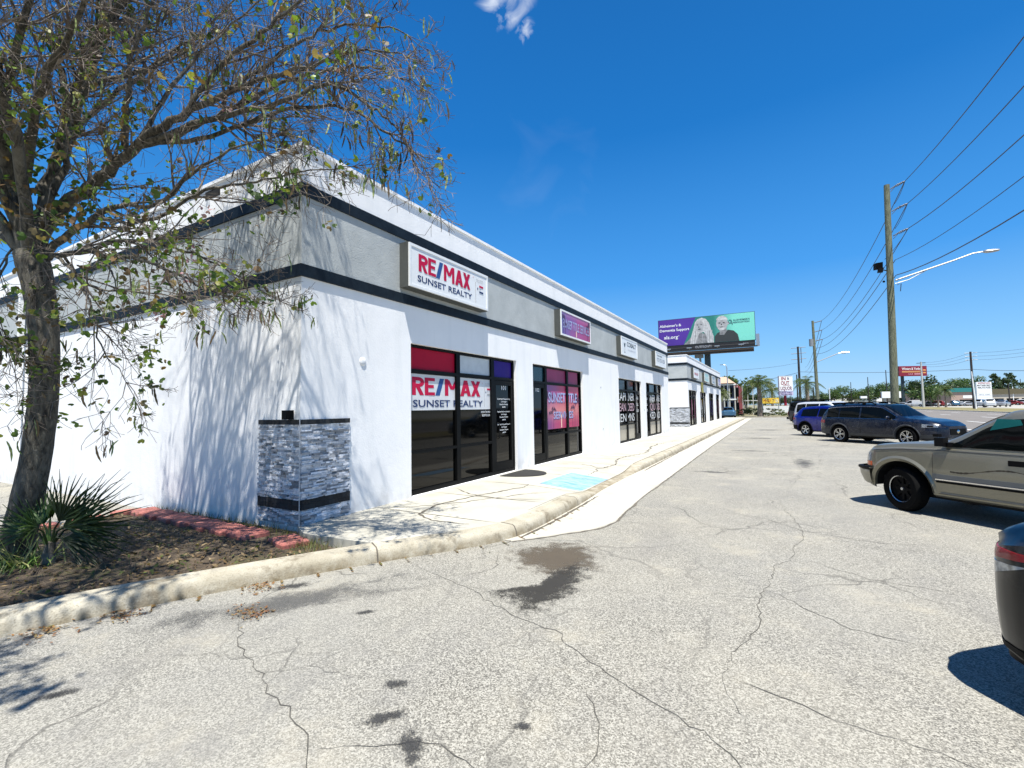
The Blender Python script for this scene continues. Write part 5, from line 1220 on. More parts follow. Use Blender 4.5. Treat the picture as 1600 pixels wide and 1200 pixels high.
    def P0cam(p):
        c_ = CR.T @ (np.array(p) - CP); return c_[2] > -.5 or 800 + FPX * c_[0] / -c_[2] < -40
    for p, lvl, d in tips:
        q = r.random(); near = np.linalg.norm(p - core)
        pl_ = .22 if near < 1.2 else (.05 if near < 2.2 else .014)
        if p[1] < 1.1 and p[0] > -8.2 and P0cam(p): pl_ = .14
        if q < pl_:
            for _ in range(r.randint(2, 6)): leaf(p + np.array([r.gauss(0, .05) for _ in range(3)]), r.uniform(.03, .06), r.choice(GR if r.random() < .72 else BR))
        elif q < pl_ + .022:
            for _ in range(r.randint(1, 4)): pod(p + np.array([r.gauss(0, .03), r.gauss(0, .03), 0]), r.uniform(.12, .21), r.choice([(.20, .24, .09), (.16, .20, .07), (.11, .075, .045), (.07, .05, .035), (.20, .13, .07)]))
    # leafy clusters low in the crown, and the dense pocket against the trunk
    for (px, py, d, sx, n_, gg) in ((250, 372, 4.9, .16, 26, 1), (330, 425, 4.8, .18, 42, 1), (360, 450, 4.8, .2, 46, 1), (262, 385, 4.9, .10, 14, 1), (260, 440, 4.9, .14, 26, 0), (180, 478, 4.8, .14, 18, 0), (415, 300, 4.8, .13, 30, 0), (440, 290, 4.8, .10, 20, 0), (85, 215, 5.3, .26, 70, 0), (40, 235, 5.2, .25, 60, 0), (60, 330, 5.1, .33, 120, 2), (120, 340, 5.1, .25, 60, 2), (20, 310, 5.1, .25, 60, 2),
                                 (150, 110, 5.2, .16, 24, 1), (60, 40, 5.0, .2, 30, 1), (340, 190, 5.0, .14, 14, 0), (500, 230, 4.9, .1, 10, 1), (600, 60, 5.2, .14, 12, 1), (400, 470, 4.8, .15, 16, 0), (470, 475, 4.9, .08, 8, 0), (160, 590, 5.0, .06, 8, 0), (50, 120, 4.9, .2, 34, 1), (300, 330, 4.9, .2, 26, 0), (120, 60, 5.0, .2, 20, 0), (550, 255, 4.7, .12, 10, 1), (430, 180, 4.9, .2, 16, 0), (20, 150, 5.0, .25, 40, 0)):
        c = P(px, py, d)
        for _ in range(int(n_ * .6)): leaf(c + np.array([r.gauss(0, sx * .6), r.gauss(0, sx * .6), r.gauss(0, sx * .5)]), r.uniform(.03, .07), r.choice(((GR[4], GR[2], GR[0]) if gg == 0 else (GR[1], GR[3], GR[0]) if gg == 1 else (BR[0], BR[2], GR[2], BR[1], GR[4]))))
    for (px, py, d, n_) in ((610, 215, 4.9, 9), (620, 235, 4.9, 7), (540, 220, 4.8, 5), (580, 280, 4.7, 6), (548, 60, 5.3, 4), (640, 60, 5.4, 4), (675, 170, 5.4, 3), (510, 130, 4.8, 4), (430, 210, 4.8, 6), (455, 80, 4.9, 5), (560, 100, 5.0, 5), (665, 240, 4.9, 2), (460, 60, 5.0, 5), (300, 60, 4.8, 5), (330, 90, 4.9, 4), (90, 450, 5.0, 2), (245, 520, 4.9, 2), (320, 530, 4.9, 2)):
        for _ in range(n_): pod(P(px + r.gauss(0, 14), py + r.gauss(0, 12), d + r.gauss(0, .1)), r.uniform(.14, .24), r.choice([(.24, .28, .11), (.20, .25, .08), (.11, .075, .045), (.06, .05, .035)]))
    pk_ = [(.45, .22, .26), (.50, .30, .32)]
    for (px, py) in ((285, 430), (250, 492), (330, 330), (352, 158), (530, 110), (300, 400)):
        c = P(px, py, 4.9)
        for _ in range(9): leaf(c + np.array([r.gauss(0, .04) for _ in range(3)]), .03, r.choice(pk_))
    lf.build('leaves', leafm, root, world=True, colors=True); pd.build('seed_pods', leafm, root, world=True, colors=True)
    return nt_[0]
near_tree()

def palmetto():
    r = random.Random(17); loc = np.array([-6.82, 1.98, .10])
    root = thing('palmetto', 'dark green fan palmetto with spiky fronds at the foot of the leaning tree', 'palm', loc)
    g = MB(); g.tube([(0, 0, -.05), (0.01, 0, .12), (.03, .01, .27)], [.07, .06, .04], 10); g.build('stem', bark, root, smooth=True)
    base = np.array([0.02, 0, .30])
    camr = CR[:, 0]; camu = CR[:, 1]; camb = CR[:, 2]
    # frond: stalk direction, blade size, spread, colour
    fr = [((.42, .0, .32), .88, .95, (.030, .052, .016)), ((.28, .0, .50), .72, .9, (.03, .05, .015)), ((.40, 0, -.02), .70, .7, (.03, .05, .015)), ((-.10, .1, .55), .55, .9, (.07, .13, .025)), ((-.30, .1, .40), .50, .9, (.08, .15, .03)),
          ((.50, .3, .25), .70, 1.2, (.03, .05, .015)), ((.1, -.5, .45), .5, 1.1, (.05, .09, .02)), ((-.5, -.1, .2), .45, 1.0, (.06, .10, .03))]
    for (a, b, c), L, spread, col in fr:
        d = camr * a + camb * (-b) + np.array([0, 0, 1.0]) * c; dl = np.linalg.norm(d); hub = base + d * .38; dn = d / dl
        side = np.cross(dn, camb + np.array([r.gauss(0, .25) for _ in range(3)])); side /= np.linalg.norm(side)
        g = MB(); g.ccur = col; g.tube([base - np.array([0, 0, .12]), (base + hub) / 2 + np.array([0, 0, .02]), hub], [.014, .010, .008], 5)
        nl = 20
        for k in range(nl):
            th = (k / (nl - 1) - .5) * 2 * spread; ld = dn * math.cos(th) + side * math.sin(th); ll = L * (1 - .28 * abs(th) / spread) * r.uniform(.72, 1.12); kk = r.uniform(.6, 1.5); g.ccur = tuple(x * kk for x in col)
            w = np.cross(ld, np.cross(dn, side)); w = w / (np.linalg.norm(w) + 1e-9); nrm = np.cross(dn, side); pts = []
            for t in (0, .25, .5, .75, 1): pts.append(hub + ld * ll * t + np.array([0, 0, -1]) * (.16 * t * t * ll * r.uniform(.5, 1.4)) + nrm * .02 * math.sin(k * 2.1))
            wd = [.008, .012, .010, .006, .001]
            Lr = [p - w * q for p, q in zip(pts, wd)]; Rr = [p + w * q for p, q in zip(pts, wd)]; g.grid([Lr, [p + nrm * .004 for p in pts], Rr])
        g.build('frond', leafm, root, colors=True)
    g = MB()
    for k in range(170):
        a = r.uniform(0, 2 * PI); L = r.uniform(.30, .75); bs = np.array([r.gauss(-.10, .12), r.gauss(-.16, .10), .0]); kk = r.uniform(.6, 1.5); q = r.random()
        g.ccur = tuple(x * kk for x in ((.13, .22, .04) if q < .6 else (.34, .34, .14))); dd = np.array([math.cos(a), math.sin(a), 0]) * .8 - camr * .35; w = np.cross(dd, (0, 0, 1)); w /= np.linalg.norm(w); up = r.uniform(.5, 1.5); Lr, Rr = [], []
        for t in (0, .25, .5, .75, 1): c = bs + dd * L * t + np.array([0, 0, 1]) * L * (up * t - 1.5 * up * t * t * .8 if q < .8 else up * t * .8); c[2] = max(c[2], .01); wd = .008 * (1 - t * .9); Lr.append(c - w * wd); Rr.append(c + w * wd)
        g.grid([Lr, Rr])
    g.build('strap_leaves', leafm, root, colors=True)
palmetto()

# ================================================================ STREET FURNITURE AND WIRES
def onY(px, py, Y):
    d = P(px, py, 1.0) - CP; return CP + d * (Y / d[1])
def onX(px, py, X):
    d = P(px, py, 1.0) - CP; return CP + d * (X / d[0])
def gpos(px, d, z=0.0):
    h = P(px, 632, d); return np.array([h[0], h[1], z])
def pole(name, label, x, y, top, r0, r1, base=.3, m=polem, lean=(0, 0)):
    root = thing(name, label, 'utility pole', (x, y, base)); g = MB()
    H = top - base; g.tube([(lean[0] * t, lean[1] * t, H * t - .3 * (t == 0)) for t in (0, .25, .5, .75, 1)], [r0 + (r1 - r0) * t for t in (0, .25, .5, .75, 1)], 14); g.build('pole_shaft', m, root, smooth=50); return root
p1 = pole('utility_pole', 'tall wooden pole with streetlight arm, nearest, rising behind the navy estate car', 5.42, 31.6, 13.45, .19, .13, lean=(.22, 0))
PX, PY = 5.65, 31.6
ATT = []
for (px, py, pz) in ((1414, 283, 13.1), (1418, 318, 11.85), (1419, 357, 10.5)):
    e = onY(px, py, PY); g = MB(); b0 = np.array([5.79, 31.6, e[2] - .28]); g.tube([b0, (e + b0) / 2 + np.array([0, 0, .05]), e], .03, 6); 
    for k in range(5): q = b0 + (e - b0) * (.40 + .11 * k); g.tube([q, q + (e - b0) * .04], .065, 8)
    g.tube([b0 - np.array([0, 0, .15]), b0 + (e - b0) * .35], .015, 5); g.build('insulator_arm', flat('grey_insulator', (.12, .13, .15), .4), p1, world=True); ATT.append(e)
ATT.append(onY(1399, 406, PY)); ATT.append(onY(1400, 430, PY))
g = MB(); ps = [onY(1399, 438, PY), onY(1440, 424, PY), onY(1490, 407, PY), onY(1520, 396, PY), onY(1538, 393, PY)]; g.tube(ps, [.045, .042, .038, .034, .034], 8); g.tube([onY(1399, 443, PY), onY(1420, 437, PY), onY(1450, 421, PY)], .02, 6); g.build('lamp_arm', steel, p1, smooth=True, world=True)
g = MB(); a, b = onY(1536, 394, PY), onY(1562, 391, PY); L = np.linalg.norm(b - a); g.grid([[(a[0] + (b[0] - a[0]) * t, PY + w * math.cos(q), a[2] + (b[2] - a[2]) * t + .02 + h * math.sin(q)) for q in np.linspace(0, 2 * PI, 11)[:-1]] for t, w, h in ((-.02, .03, .02), (0, .06, .05), (.2, .13, .085), (.6, .15, .08), (.95, .11, .05), (1.0, .05, .02))], True); g.build('lamp_head', steel, p1, smooth=True, world=True)
g = MB(); c = onY(1372, 416, PY); g.obox(c, (.16, .05, .02), (-.04, .12, 0), (0, -.04, .16)); g.obox(c + np.array([.08, -.05, -.25]), (.12, .02, 0), (0, .08, 0), (.02, 0, .12)); g.tube([c + np.array([.1, 0, -.2]), onY(1387, 423, PY)], .03, 6); g.sphere(tuple(onY(1381, 440, PY)), .06, 8, 6); g.build('floodlight', black, p1, world=True)
g = MB(); g.tube([onY(1402, 445, PY), onY(1408, 443, PY), onY(1407, 455, PY)], .02, 5); g.build('cable_loop', wirem, p1, world=True)
p2 = pole('utility_pole', 'wooden pole with grey transformer and small streetlight, beyond the palm trees', 5.0, 78, 13.4, .24, .15, lean=(-.15, 0))
g = MB(); g.lathe([(0, .5), (.27, .5), (.27, -.5), (0, -.5)], 14, 'z', (4.55, 77.8, 10.3)); g.build('transformer', flat('transformer_grey', (.22, .24, .26), .5), p2, world=True)
g = MB(); g.tube([onY(1273, 567, 78), onY(1310, 552, 78), onY(1318, 551, 78)], .06, 6); g.tube([onY(1315, 551, 78), onY(1327, 550.5, 78)], [.16, .1], 6); g.build('lamp_arm', steel, p2, world=True)
ATT2 = []
for z in (13.3, 12.0, 10.7): g = MB(); g.tube([(5.0, 78, z - .2), (5.9, 78, z)], .06, 5); g.build('insulator_arm', MT['grey_insulator'], p2, world=True); ATT2.append(np.array([5.9, 78, z]))
ATT2 += [np.array([5.1, 78, 9.5]), np.array([5.1, 78, 8.7])]
c3 = gpos(1251, 104); p3 = pole('utility_pole', 'dark slender pole with stacked insulators, left of the transformer pole', c3[0], c3[1], P(1251, 541, 104)[2], .26, .2, m=brownm)
for k in range(3): 
    g = MB(); z = P(1251, 543 + 9 * k, 104)[2]; g.tube([(c3[0] - 1.4, c3[1], z), (c3[0] + 1.5, c3[1], z + .1)], .07, 5); g.build('insulator_arm', MT['grey_insulator'], p3, world=True)
g = MB(); z = P(1251, 543, 104)[2]; g.tube([(c3[0] + .55, c3[1], z), (c3[0] + .55, c3[1], z - 3.4)], .09, 6); g.build('riser', MT['grey_insulator'], p3, world=True)
def wire(a, b, sag, r=.016, name='power_line', label='', group=None, n=28):
    a = np.array(a, float); b = np.array(b, float); g = MB(); g.tube([a + (b - a) * t - np.array([0, 0, 4 * sag * t * (1 - t)]) for t in np.linspace(0, 1, n)], r, 4); o = g.build(name, wirem)
    tag(o, label, 'wire', group)
nm = ('top', 'second', 'third', 'fourth', 'lowest')
for k, e in enumerate(ATT):
    wire(e, (e[0] + .2, -18, e[2] + .1), 2.0 + .05 * k, .021 if k != 3 else .014, label='%s overhead wire running from the near wooden pole over the road toward the viewer' % nm[k], group='overhead wires on the near pole')
    wire(e, ATT2[k], 1.1, .021, label='%s overhead wire running from the near wooden pole back to the transformer pole' % nm[k], group='overhead wires beyond the near pole')
for k in range(3): wire(ATT[k], ATT[k + 1] + np.array([-.45 if k == 2 else -.55, 0, .1]), .12, .012, 'jumper_wire', ('upper', 'middle', 'lower')[k] + ' jumper wire hanging between insulators on the near pole')
for k in range(3): wire(ATT2[k], (8, 170, 13 - k * 1.2), 1.5, .03, label=('highest', 'middle', 'lowest')[k] + ' overhead wire running on past the transformer pole into the distance')
pr = gpos(1522, 84, .32); prt = P(1518, 549, 84); p4 = pole('utility_pole', 'dark leaning pole with three wire brackets, beside the plaza sign across the road', pr[0], pr[1], prt[2], .20, .15, .32, brownm, lean=(prt[0] - pr[0] - .0, 0))
for k in range(3): g = MB(); z = P(1518, 551 + 5.5 * k, 84)[2]; g.tube([(prt[0] - .8, pr[1], z), (prt[0] + .9, pr[1], z)], .05, 5); g.build('insulator_arm', MT['grey_insulator'], p4, world=True)
pw = gpos(1525, 82, .32); pole('lamp_post', 'slim white post standing against the dark leaning pole', pw[0], pw[1], P(1522, 580, 82)[2], .12, .09, .32, whitep, lean=(-.3, 0))['category'] = 'post'
wire(onY(1251, 581, c3[1]), P(1520, 577, 84), .35, .035, label='thick dark cable crossing the road in front of the sky')
wire(P(1520, 577, 84), P(1700, 575, 60), .3, .032, label='thick cable running right from the dark leaning pole')
wire(onY(1251, 581, c3[1]), P(1110, 603, 80), .5, .035, label='thick dark cable running left from the slender pole toward the shops')
wire(onY(1251, 566, c3[1]), P(1138, 579, 72), .3, .02, label='thin cable running left from the slender pole to the small streetlight')
for k in range(3): wire(P(1520, 551 + 5.5 * k, 84), P(1660, 535 + 6 * k, 55), .3, .016, label=('highest', 'middle', 'lowest')[k] + ' thin wire running right from the dark leaning pole', group='thin wires right of the leaning pole'); wire(P(1516, 551 + 5.5 * k, 84), P(1438, 566 + 3 * k, 120), .6, .02, label=('highest', 'middle', 'lowest')[k] + ' thin wire between the leaning pole and the crossarm pole', group='thin wires left of the leaning pole')
pc = gpos(1443, 120, .32); pc_ = pole('utility_pole', 'pale concrete pole with small crossarm beside the red billboard', pc[0], pc[1], P(1439, 565, 120)[2], .30, .16, .32, flat('pale_concrete_pole', (.45, .45, .42), .8))
g = MB(); z = P(1439, 567, 120)[2]; g.box(pc[0] - .9, pc[0] + .9, pc[1] - .05, pc[1] + .05, z - .07, z + .07); g.build('crossarm', brownm, pc_, world=True)
def lamp_post(px, d, pytop, label, side=1, r=.09):
    b = gpos(px, d, .1); t = P(px, pytop, d); root = thing('street_lamp', label, 'street lamp', b); g = MB(); g.tube([(0, 0, 0), (0, 0, t[2] - .3), (-.12 * side, 0, t[2] + .15), (-.5 * side, 0, t[2] + .25)], [r, r * .8, r * .7, r * .6], 6); g.build('lamp_shaft', steel, root, smooth=True); g = MB(); g.box(-.9 * side if side > 0 else .4, -.4 * side if side > 0 else .9, -.1, .1, t[2] + .2, t[2] + .3); g.build('lamp_head', steel, root)
lamp_post(1138, 68, 573, 'slender grey streetlight standing in front of the red and navy building')
for k, (px, d, t, lb) in enumerate(((1247, 100, 585, 'thin dark pole just left of the paired palm'), (1331, 190, 597, 'short distant pole above the tree line, left of the near pole'), (1358, 170, 589, 'distant pole with lamp above the trees, nearer the near pole'), (1387, 150, 578, 'distant pole just left of the thick wooden pole'), (1272, 95, 605, 'dark slanted post beside the transformer pole'), (1297, 170, 606, 'pale thin post above the cobalt car'), (1584, 150, 604, 'white thin lamp post in front of the low beige building'), (1578, 130, 600, 'distant slim post near the pine trees'), (1597, 210, 592, 'cross-shaped distant pole at the right edge'))):
    b = gpos(px, d, .3); pole('distant_pole', lb, b[0], b[1], P(px, t, d)[2], .16, .11, .3, brownm if k not in (5, 6) else whitep)['category'] = 'pole'

# ================================================================ SIGNS AND BILLBOARDS
def billboard():
    a = P(1028, 501, 77.2); b = P(1179, 486.5, 70.6); zt = (a[2] + b[2]) / 2; a[2] = b[2] = 0; R_ = (b - a); Wd = np.linalg.norm(R_); R_ /= Wd; N = np.cross(R_, (0, 0, 1)); H = 4.35; zb = zt - H
    root = thing('billboard', 'large purple and teal billboard with two grey portraits on a thick post behind the shops', 'billboard', (*((a + b) / 2)[:2], 0))
    def w(u, v, n=0.0): return a + R_ * u + N * n + np.array([0, 0, zb + v])
    def quadp(name, m, pts, n=.02, colr=None):
        g = MB(); g.face([w(u, v, n) for u, v in pts]); return g.build(name, m, root, world=True)
    g = MB(); g.obox(w(Wd / 2, H / 2, -.2), R_ * Wd / 2, N * .2, (0, 0, H / 2)); g.build('panel_box', brownm, root, world=True)
    pur = NB('violet_poster'); pur.color(pur.mix(pur.noise(.2, 2), (.05, .015, .20), (.09, .03, .32))); pur.set(Roughness=.5)
    nte = NB('teal_poster'); px_ = nte.sep(nte.pos)[0]; nte.color(nte.mix(nte.ramp(px_, float(w(8.4, 0)[0]), float(w(11.2, 0)[0])), (.02, .19, .15), (.20, .66, .52))); nte.set(Roughness=.5)
    quadp('poster_violet', pur.m, [(.06, .06), (3.9, .06), (5.8, H - .06), (.06, H - .06)]); quadp('poster_teal', nte.m, [(3.9, .06), (Wd - .06, .06), (Wd - .06, H - .06), (5.8, H - .06)])
    g1 = flat('print_light_grey', (.48, .48, .47), .6, var=.3, scale=3); g2 = flat('print_mid_grey', (.22, .22, .22), .6, var=.4, scale=3); g3_ = flat('print_dark_grey', (.03, .035, .035), .6); g4 = flat('print_face_grey', (.36, .36, .36), .6, var=.25, scale=2)
    def ell(cx, cy, rx, ry, n=22, a0=0, a1=2 * PI): return [(cx + rx * math.cos(t), cy + ry * math.sin(t)) for t in np.linspace(a0, a1, n)[:-1]]
    # woman with long pale hair (a generic flat portrait)
    quadp('portrait_coat', g2, [(3.9, .08), (4.5, .6), (5.3, 1.5), (6.3, 1.75), (7.4, 1.5), (8.3, .7), (8.4, .08)], .03)
    quadp('portrait_hair', g1, [(4.9, .08), (5.0, 1.0), (5.25, 1.9), (5.5, 2.7), (5.7, 3.5), (6.1, 4.0), (6.7, 4.15), (7.3, 3.9), (7.75, 3.2), (8.0, 2.2), (8.35, 1.1), (8.35, .08), (7.5, .08), (7.3, 1.3), (6.9, 1.9), (6.2, 1.6), (5.9, .9), (5.7, .08)], .035)
    quadp('portrait_face', g4, ell(6.35, 2.85, .62, .92), .04)
    for (cx, cy, rx, ry) in ((6.05, 3.05, .13, .06), (6.6, 3.05, .13, .06), (6.3, 2.35, .22, .06), (6.25, 2.7, .07, .12)): quadp('portrait_feature', g3_, ell(cx, cy, rx, ry, 10), .05)
    for k in range(9): x = 5.15 + .37 * k; quadp('portrait_hair_strand', g2 if k % 2 else g4, [(x, .1), (x + .07, .1), (x + .30 - .03 * k, 1.9 + .2 * math.sin(k)), (x + .22 - .03 * k, 1.9 + .2 * math.sin(k))], .045)
    # bearded man in a dark shirt
    quadp('portrait_shirt', g3_, [(8.45, .08), (8.5, 1.0), (8.9, 1.5), (9.4, 1.75), (9.9, 1.3), (10.4, 1.9), (11.2, 1.7), (11.75, 1.1), (11.95, .08)], .03)
    quadp('portrait_neck', g2, [(9.2, 1.2), (9.3, 2.1), (10.2, 2.1), (10.3, 1.8), (9.85, 1.15)], .035)
    quadp('portrait_head', g4, ell(9.6, 2.95, .82, 1.12), .04); quadp('portrait_hair', g1, ell(9.6, 3.25, .86, .90, 18, .15, PI - .15), .045); quadp('portrait_ear', g4, ell(10.5, 2.95, .13, .24, 10), .042)
    quadp('portrait_beard', g1, ell(9.5, 2.35, .52, .52, 16, PI + .1, 2 * PI + .1), .048); quadp('portrait_beard', g1, ell(9.5, 2.55, .35, .10, 12), .05)
    for (cx, cy, rx, ry) in ((9.25, 3.05, .17, .08), (9.85, 3.05, .17, .08), (9.5, 2.42, .24, .06), (9.52, 2.8, .08, .14)): quadp('portrait_feature', g3_, ell(cx, cy, rx, ry, 10), .052)
    up = (0, 0, 1)
    def bt(s, h, m, u, v, wd, b=.02): text(s, h, m, root, w(u, v, .03), R_, up, depth=.01, width=wd, bold=b)
    bt("Alzheimer's &", .42, whitep, .25, 3.12, 3.35, .03); bt('Dementia Support', .42, whitep, .25, 2.38, 4.55, .03); bt('alz.org', .55, whitep, .9, 1.18, 2.15, .04); bt('®', .14, whitep, 3.1, 1.5, .15)
    dk = flat('dark_teal_print', (.03, .07, .10), .5); bt("ALZHEIMER'S", .24, dk, 11.15, 3.18, 2.3, .03); bt('ASSOCIATION', .24, dk, 11.05, 2.82, 2.35, .03)
    g = MB(); c0 = w(10.75, 3.15, .04)
    g.tube([c0 + R_ * .22 * math.cos(t) + np.array([0, 0, .25 * math.sin(t)]) for t in np.linspace(0, 2 * PI, 15)], .035, 5); g.tube([c0 + R_ * (.1 + .12 * t) + np.array([0, 0, -.25 * t]) for t in (0, 1, 2)], .035, 5); g.build('ring_emblem', dk, root, world=True)
    # apron, walkway, lamps, post
    g = MB(); g.obox(w(Wd / 2, -.42, -.1), R_ * (Wd / 2 - .1), N * .12, (0, 0, .40)); g.build('apron', flat('black_apron', (.008, .008, .010), .6), root, world=True)
    bt('OUTFRONT/', .34, flat('grey_print', (.45, .46, .48), .5), 5.6, -.62, 2.4, .03)
    text('76516', .22, MT['grey_print'], root, w(12.4, -.50, .03), R_, up, depth=.01, width=.75)
    g = MB(); g.obox(w(Wd / 2, -.95, .55), R_ * (Wd / 2 + .2), N * .45, (0, 0, .05)); 
    g.tube([w(0, -.55, .98), w(Wd, -.55, .98)], .03, 5); g.build('catwalk', flat('dark_catwalk', (.02, .02, .022), .6), root, world=True)
    g = MB()
    for u in (1.8, 4.9, 8.9, 12.2): g.tube([w(u, -.9, .9), w(u, -.75, 1.6)], .04, 5); g.obox(w(u, -.70, 1.7), R_ * .35, N * .14, (0, 0, .07)); g.build('flood_lamp', steel, root, world=True); g = MB()
    g = MB(); g.obox(w(Wd / 2, -1.3, -.6), R_ * (Wd / 2 - .3), N * .55, (0, 0, .28)); g.build('torsion_beam', brownm, root, world=True)
    c = P(1105, 560, 75.2); g = MB(); g.tube([(c[0], c[1] + .5, 0), (c[0], c[1] + .5, zb - 1.1)], .46, 18); g.build('post', flat('post_slate', (.035, .055, .065), .5), root, smooth=60, world=True)
    g = MB(); g.box(c[0] - 1.25, c[0] - .95, c[1] + .3, c[1] + .6, 0, zb - 1.4); g.box(c[0] - 1.9, c[0] - .6, c[1] + .1, c[1] + .7, zb - 2.0, zb - 1.5); g.build('conduit_ladder', MT['transformer_grey'], root, world=True)
    g = MB(); g.box(*sorted((w(Wd, 0)[0] + .05, w(Wd, 0)[0] + .5)), w(Wd, 0)[1] - .2, w(Wd, 0)[1] + .4, zb - .9, zb + .9); g.build('end_platform', steel, root, world=True)
billboard()
def face_sign(name, label, px0, px1, py0, py1, d, m, cat='sign', posts=(), backd=.4, base=.0, postm=None, lines=()):
    a = P(px0, py0, d); b = P(px1, py1, d); rt = CR[:, 0].copy(); rt[2] = 0; rt /= np.linalg.norm(rt); wd = (b - a).dot(rt); c = a + rt * wd / 2; zt, zb = a[2], P(px0, py1, d)[2]; N = np.cross(rt, (0, 0, 1))
    root = thing(name, label, cat, (c[0], c[1], base)); g = MB(); g.obox((c[0], c[1], (zt + zb) / 2), rt * wd / 2, N * backd / 2, (0, 0, (zt - zb) / 2)); g.build('panel', m, root, world=True)
    if posts:
        for q in posts:
            o, r_, pm = q; pc = c + rt * wd * (o - .5) - N * (backd * .5 + r_ * .2); g = MB(); g.tube([(pc[0], pc[1], base), (pc[0], pc[1], zb + .05)], r_, 8); g.build('post', pm, root, world=True)
    org = lambda u, v: np.array([c[0], c[1], 0]) + rt * wd * (u - .5) + N * (backd / 2 + .01) + np.array([0, 0, zb + (zt - zb) * v])
    for (s, h, mm, u, v, w_) in lines:
        if s is None:
            g = MB(); o = org(u, v); g.face([o, o + rt * wd * w_, o + rt * wd * w_ + np.array([0, 0, (zt - zb) * h]), o + np.array([0, 0, (zt - zb) * h])]); g.build('printed_line', mm, root, world=True)
        else: text(s, (zt - zb) * h, mm, root, org(u, v), rt, (0, 0, 1), depth=.01, width=wd * w_, bold=.04)
    return root
deepred = flat('deep_red_print', (.30, .01, .03), .5); navyp = flat('navy_print', (.03, .03, .12), .5)
face_sign('pylon_sign', 'white pylon sign with stacked dark red words, on a dark red post past the palms', 1216, 1237.5, 587.5, 611.5, 84, whitep, posts=((.5, .22, deepred),), lines=(('IN', .22, deepred, .16, .72, .32), ('&', .16, navyp, .60, .76, .14), ('OUT', .23, deepred, .12, .43, .62), (None, .03, deepred, .28, .375, .5), ('LIQUOR', .23, flat('maroon_print', (.16, .015, .05), .5), .08, .08, .84), (None, .015, navyp, .02, .005, .95), (None, .015, navyp, .02, .975, .95)))
face_sign('sign_cabinet', 'small lilac reader board hung below the white pylon sign', 1217, 1238.5, 612, 618, 83.6, flat('lilac_board', (.50, .45, .62), .5), posts=((.08, .05, steel), (.92, .05, steel)), lines=(('DRIVE THRU', .35, navyp, .08, .55, .8), ('COLD BEER & WINE', .28, navyp, .08, .12, .8)))
face_sign('banner', 'yellow banner with orange letters, above the white wall by the palm', 1191, 1217, 622, 630.5, 74, flat('yellow_banner', (.78, .52, .05), .6), cat='banner', posts=((.02, .06, steel), (.98, .06, steel)), backd=.06, lines=(('WE BUY', .42, flat('orange_print', (.70, .20, .02), .5), .04, .35, .50), ('7', .6, navyp, .60, .2, .10), ('TS', .5, flat('pale_print', (.85, .85, .75), .5), .76, .2, .20)))
face_sign('billboard', 'red billboard with white lettering, right of the thick wooden pole', 1402, 1445.5, 572.5, 588, 150, flat('crimson_board', (.22, .012, .03), .5), cat='billboard', posts=((.22, .45, MT['post_slate']),), backd=1.2, base=.3,
          lines=(('Winters & Yonker', .24, whitep, .10, .62, .72), (None, .14, flat('amber_print', (.75, .35, .10), .5), .10, .36, .70), ('A.A.B.', .13, flat('pink_pale_print', (.7, .35, .40), .5), .32, .14, .18), (None, .09, MT['pink_pale_print'], .54, .15, .24), (None, .12, MT['amber_print'], .86, .52, .10), (None, .12, MT['amber_print'], .86, .26, .10)))
face_sign('plaza_sign', 'white plaza sign listing shops in black rows, across the road on the right', 1524, 1548, 597, 624.5, 112, whitep, posts=((.15, .14, whitep), (.85, .14, whitep)), base=.32,
          lines=(('SHOPPING PLAZA', .09, deepred, .10, .89, .8), ('MATTRESS FIRST', .09, black, .05, .76, .9), ('HEALTH & FOOD', .09, black, .07, .64, .86), (None, .01, g3, .03, .60, .94), (None, .012, g3, .03, .48, .94), (None, .012, g3, .03, .36, .94), ('DENTAL WORKS', .05, MT['mid_grey_print'], .12, .26, .74), (None, .012, g3, .03, .22, .94), (None, .012, g3, .03, .10, .94)))
face_sign('sign_board', 'plain white signboard partly behind the thick wooden pole', 1377, 1407, 612, 622, 140, whitep, posts=((.2, .12, steel), (.8, .12, steel)), base=.3)
face_sign('sign_board', 'small white signboard above the row of parked cars left of the thick pole', 1344, 1354, 619, 622.5, 140, whitep, posts=((.5, .1, steel),), base=.3)

# ================================================================ FAR BUILDINGS
def far_building(label, px0, px1, py0, d, depth, wallm, roofm, rh=.5, ov=.4, z0=.3, wins=(), name='shop_building'):
    a = gpos(px0, d, z0); b = gpos(px1, d, z0); rt = (b - a); wd = np.linalg.norm(rt); rt /= wd; N = np.cross(rt, (0, 0, 1)); zt = P(px0, py0, d)[2]; c = (a + b) / 2; back = -N
    root = thing(name, label, 'building', c); g = MB(); cc = c + back * depth / 2; g.obox((cc[0], cc[1], (z0 + zt - rh) / 2), rt * wd / 2, back * depth / 2, (0, 0, (zt - rh - z0) / 2)); g.build('wall', wallm, root, world=True)
    g = MB(); g.obox((cc[0], cc[1], zt - rh / 2 + .003), rt * (wd / 2 + ov), back * (depth / 2 + ov), (0, 0, rh / 2)); g.build('roof', roofm, root, world=True)
    for (u0, u1, v0, v1, m, nm_) in wins:
        o = c + rt * wd * ((u0 + u1) / 2 - .5) + N * .03; g = MB(); g.obox((o[0], o[1], z0 + (zt - rh - z0) * (v0 + v1) / 2), rt * wd * (u1 - u0) / 2, N * .03, (0, 0, (zt - rh - z0) * (v1 - v0) / 2)); g.build(nm_, m, root, world=True)
    return root
tealr = flat('teal_metal_roof', (.02, .17, .16), .5); beige = flat('beige_wall', (.45, .40, .33), .8); peach = flat('peach_tile', (.52, .36, .25), .8); navyw = flat('navy_wall', (.035, .05, .10), .7); redw = flat('red_wall', (.30, .03, .035), .7)
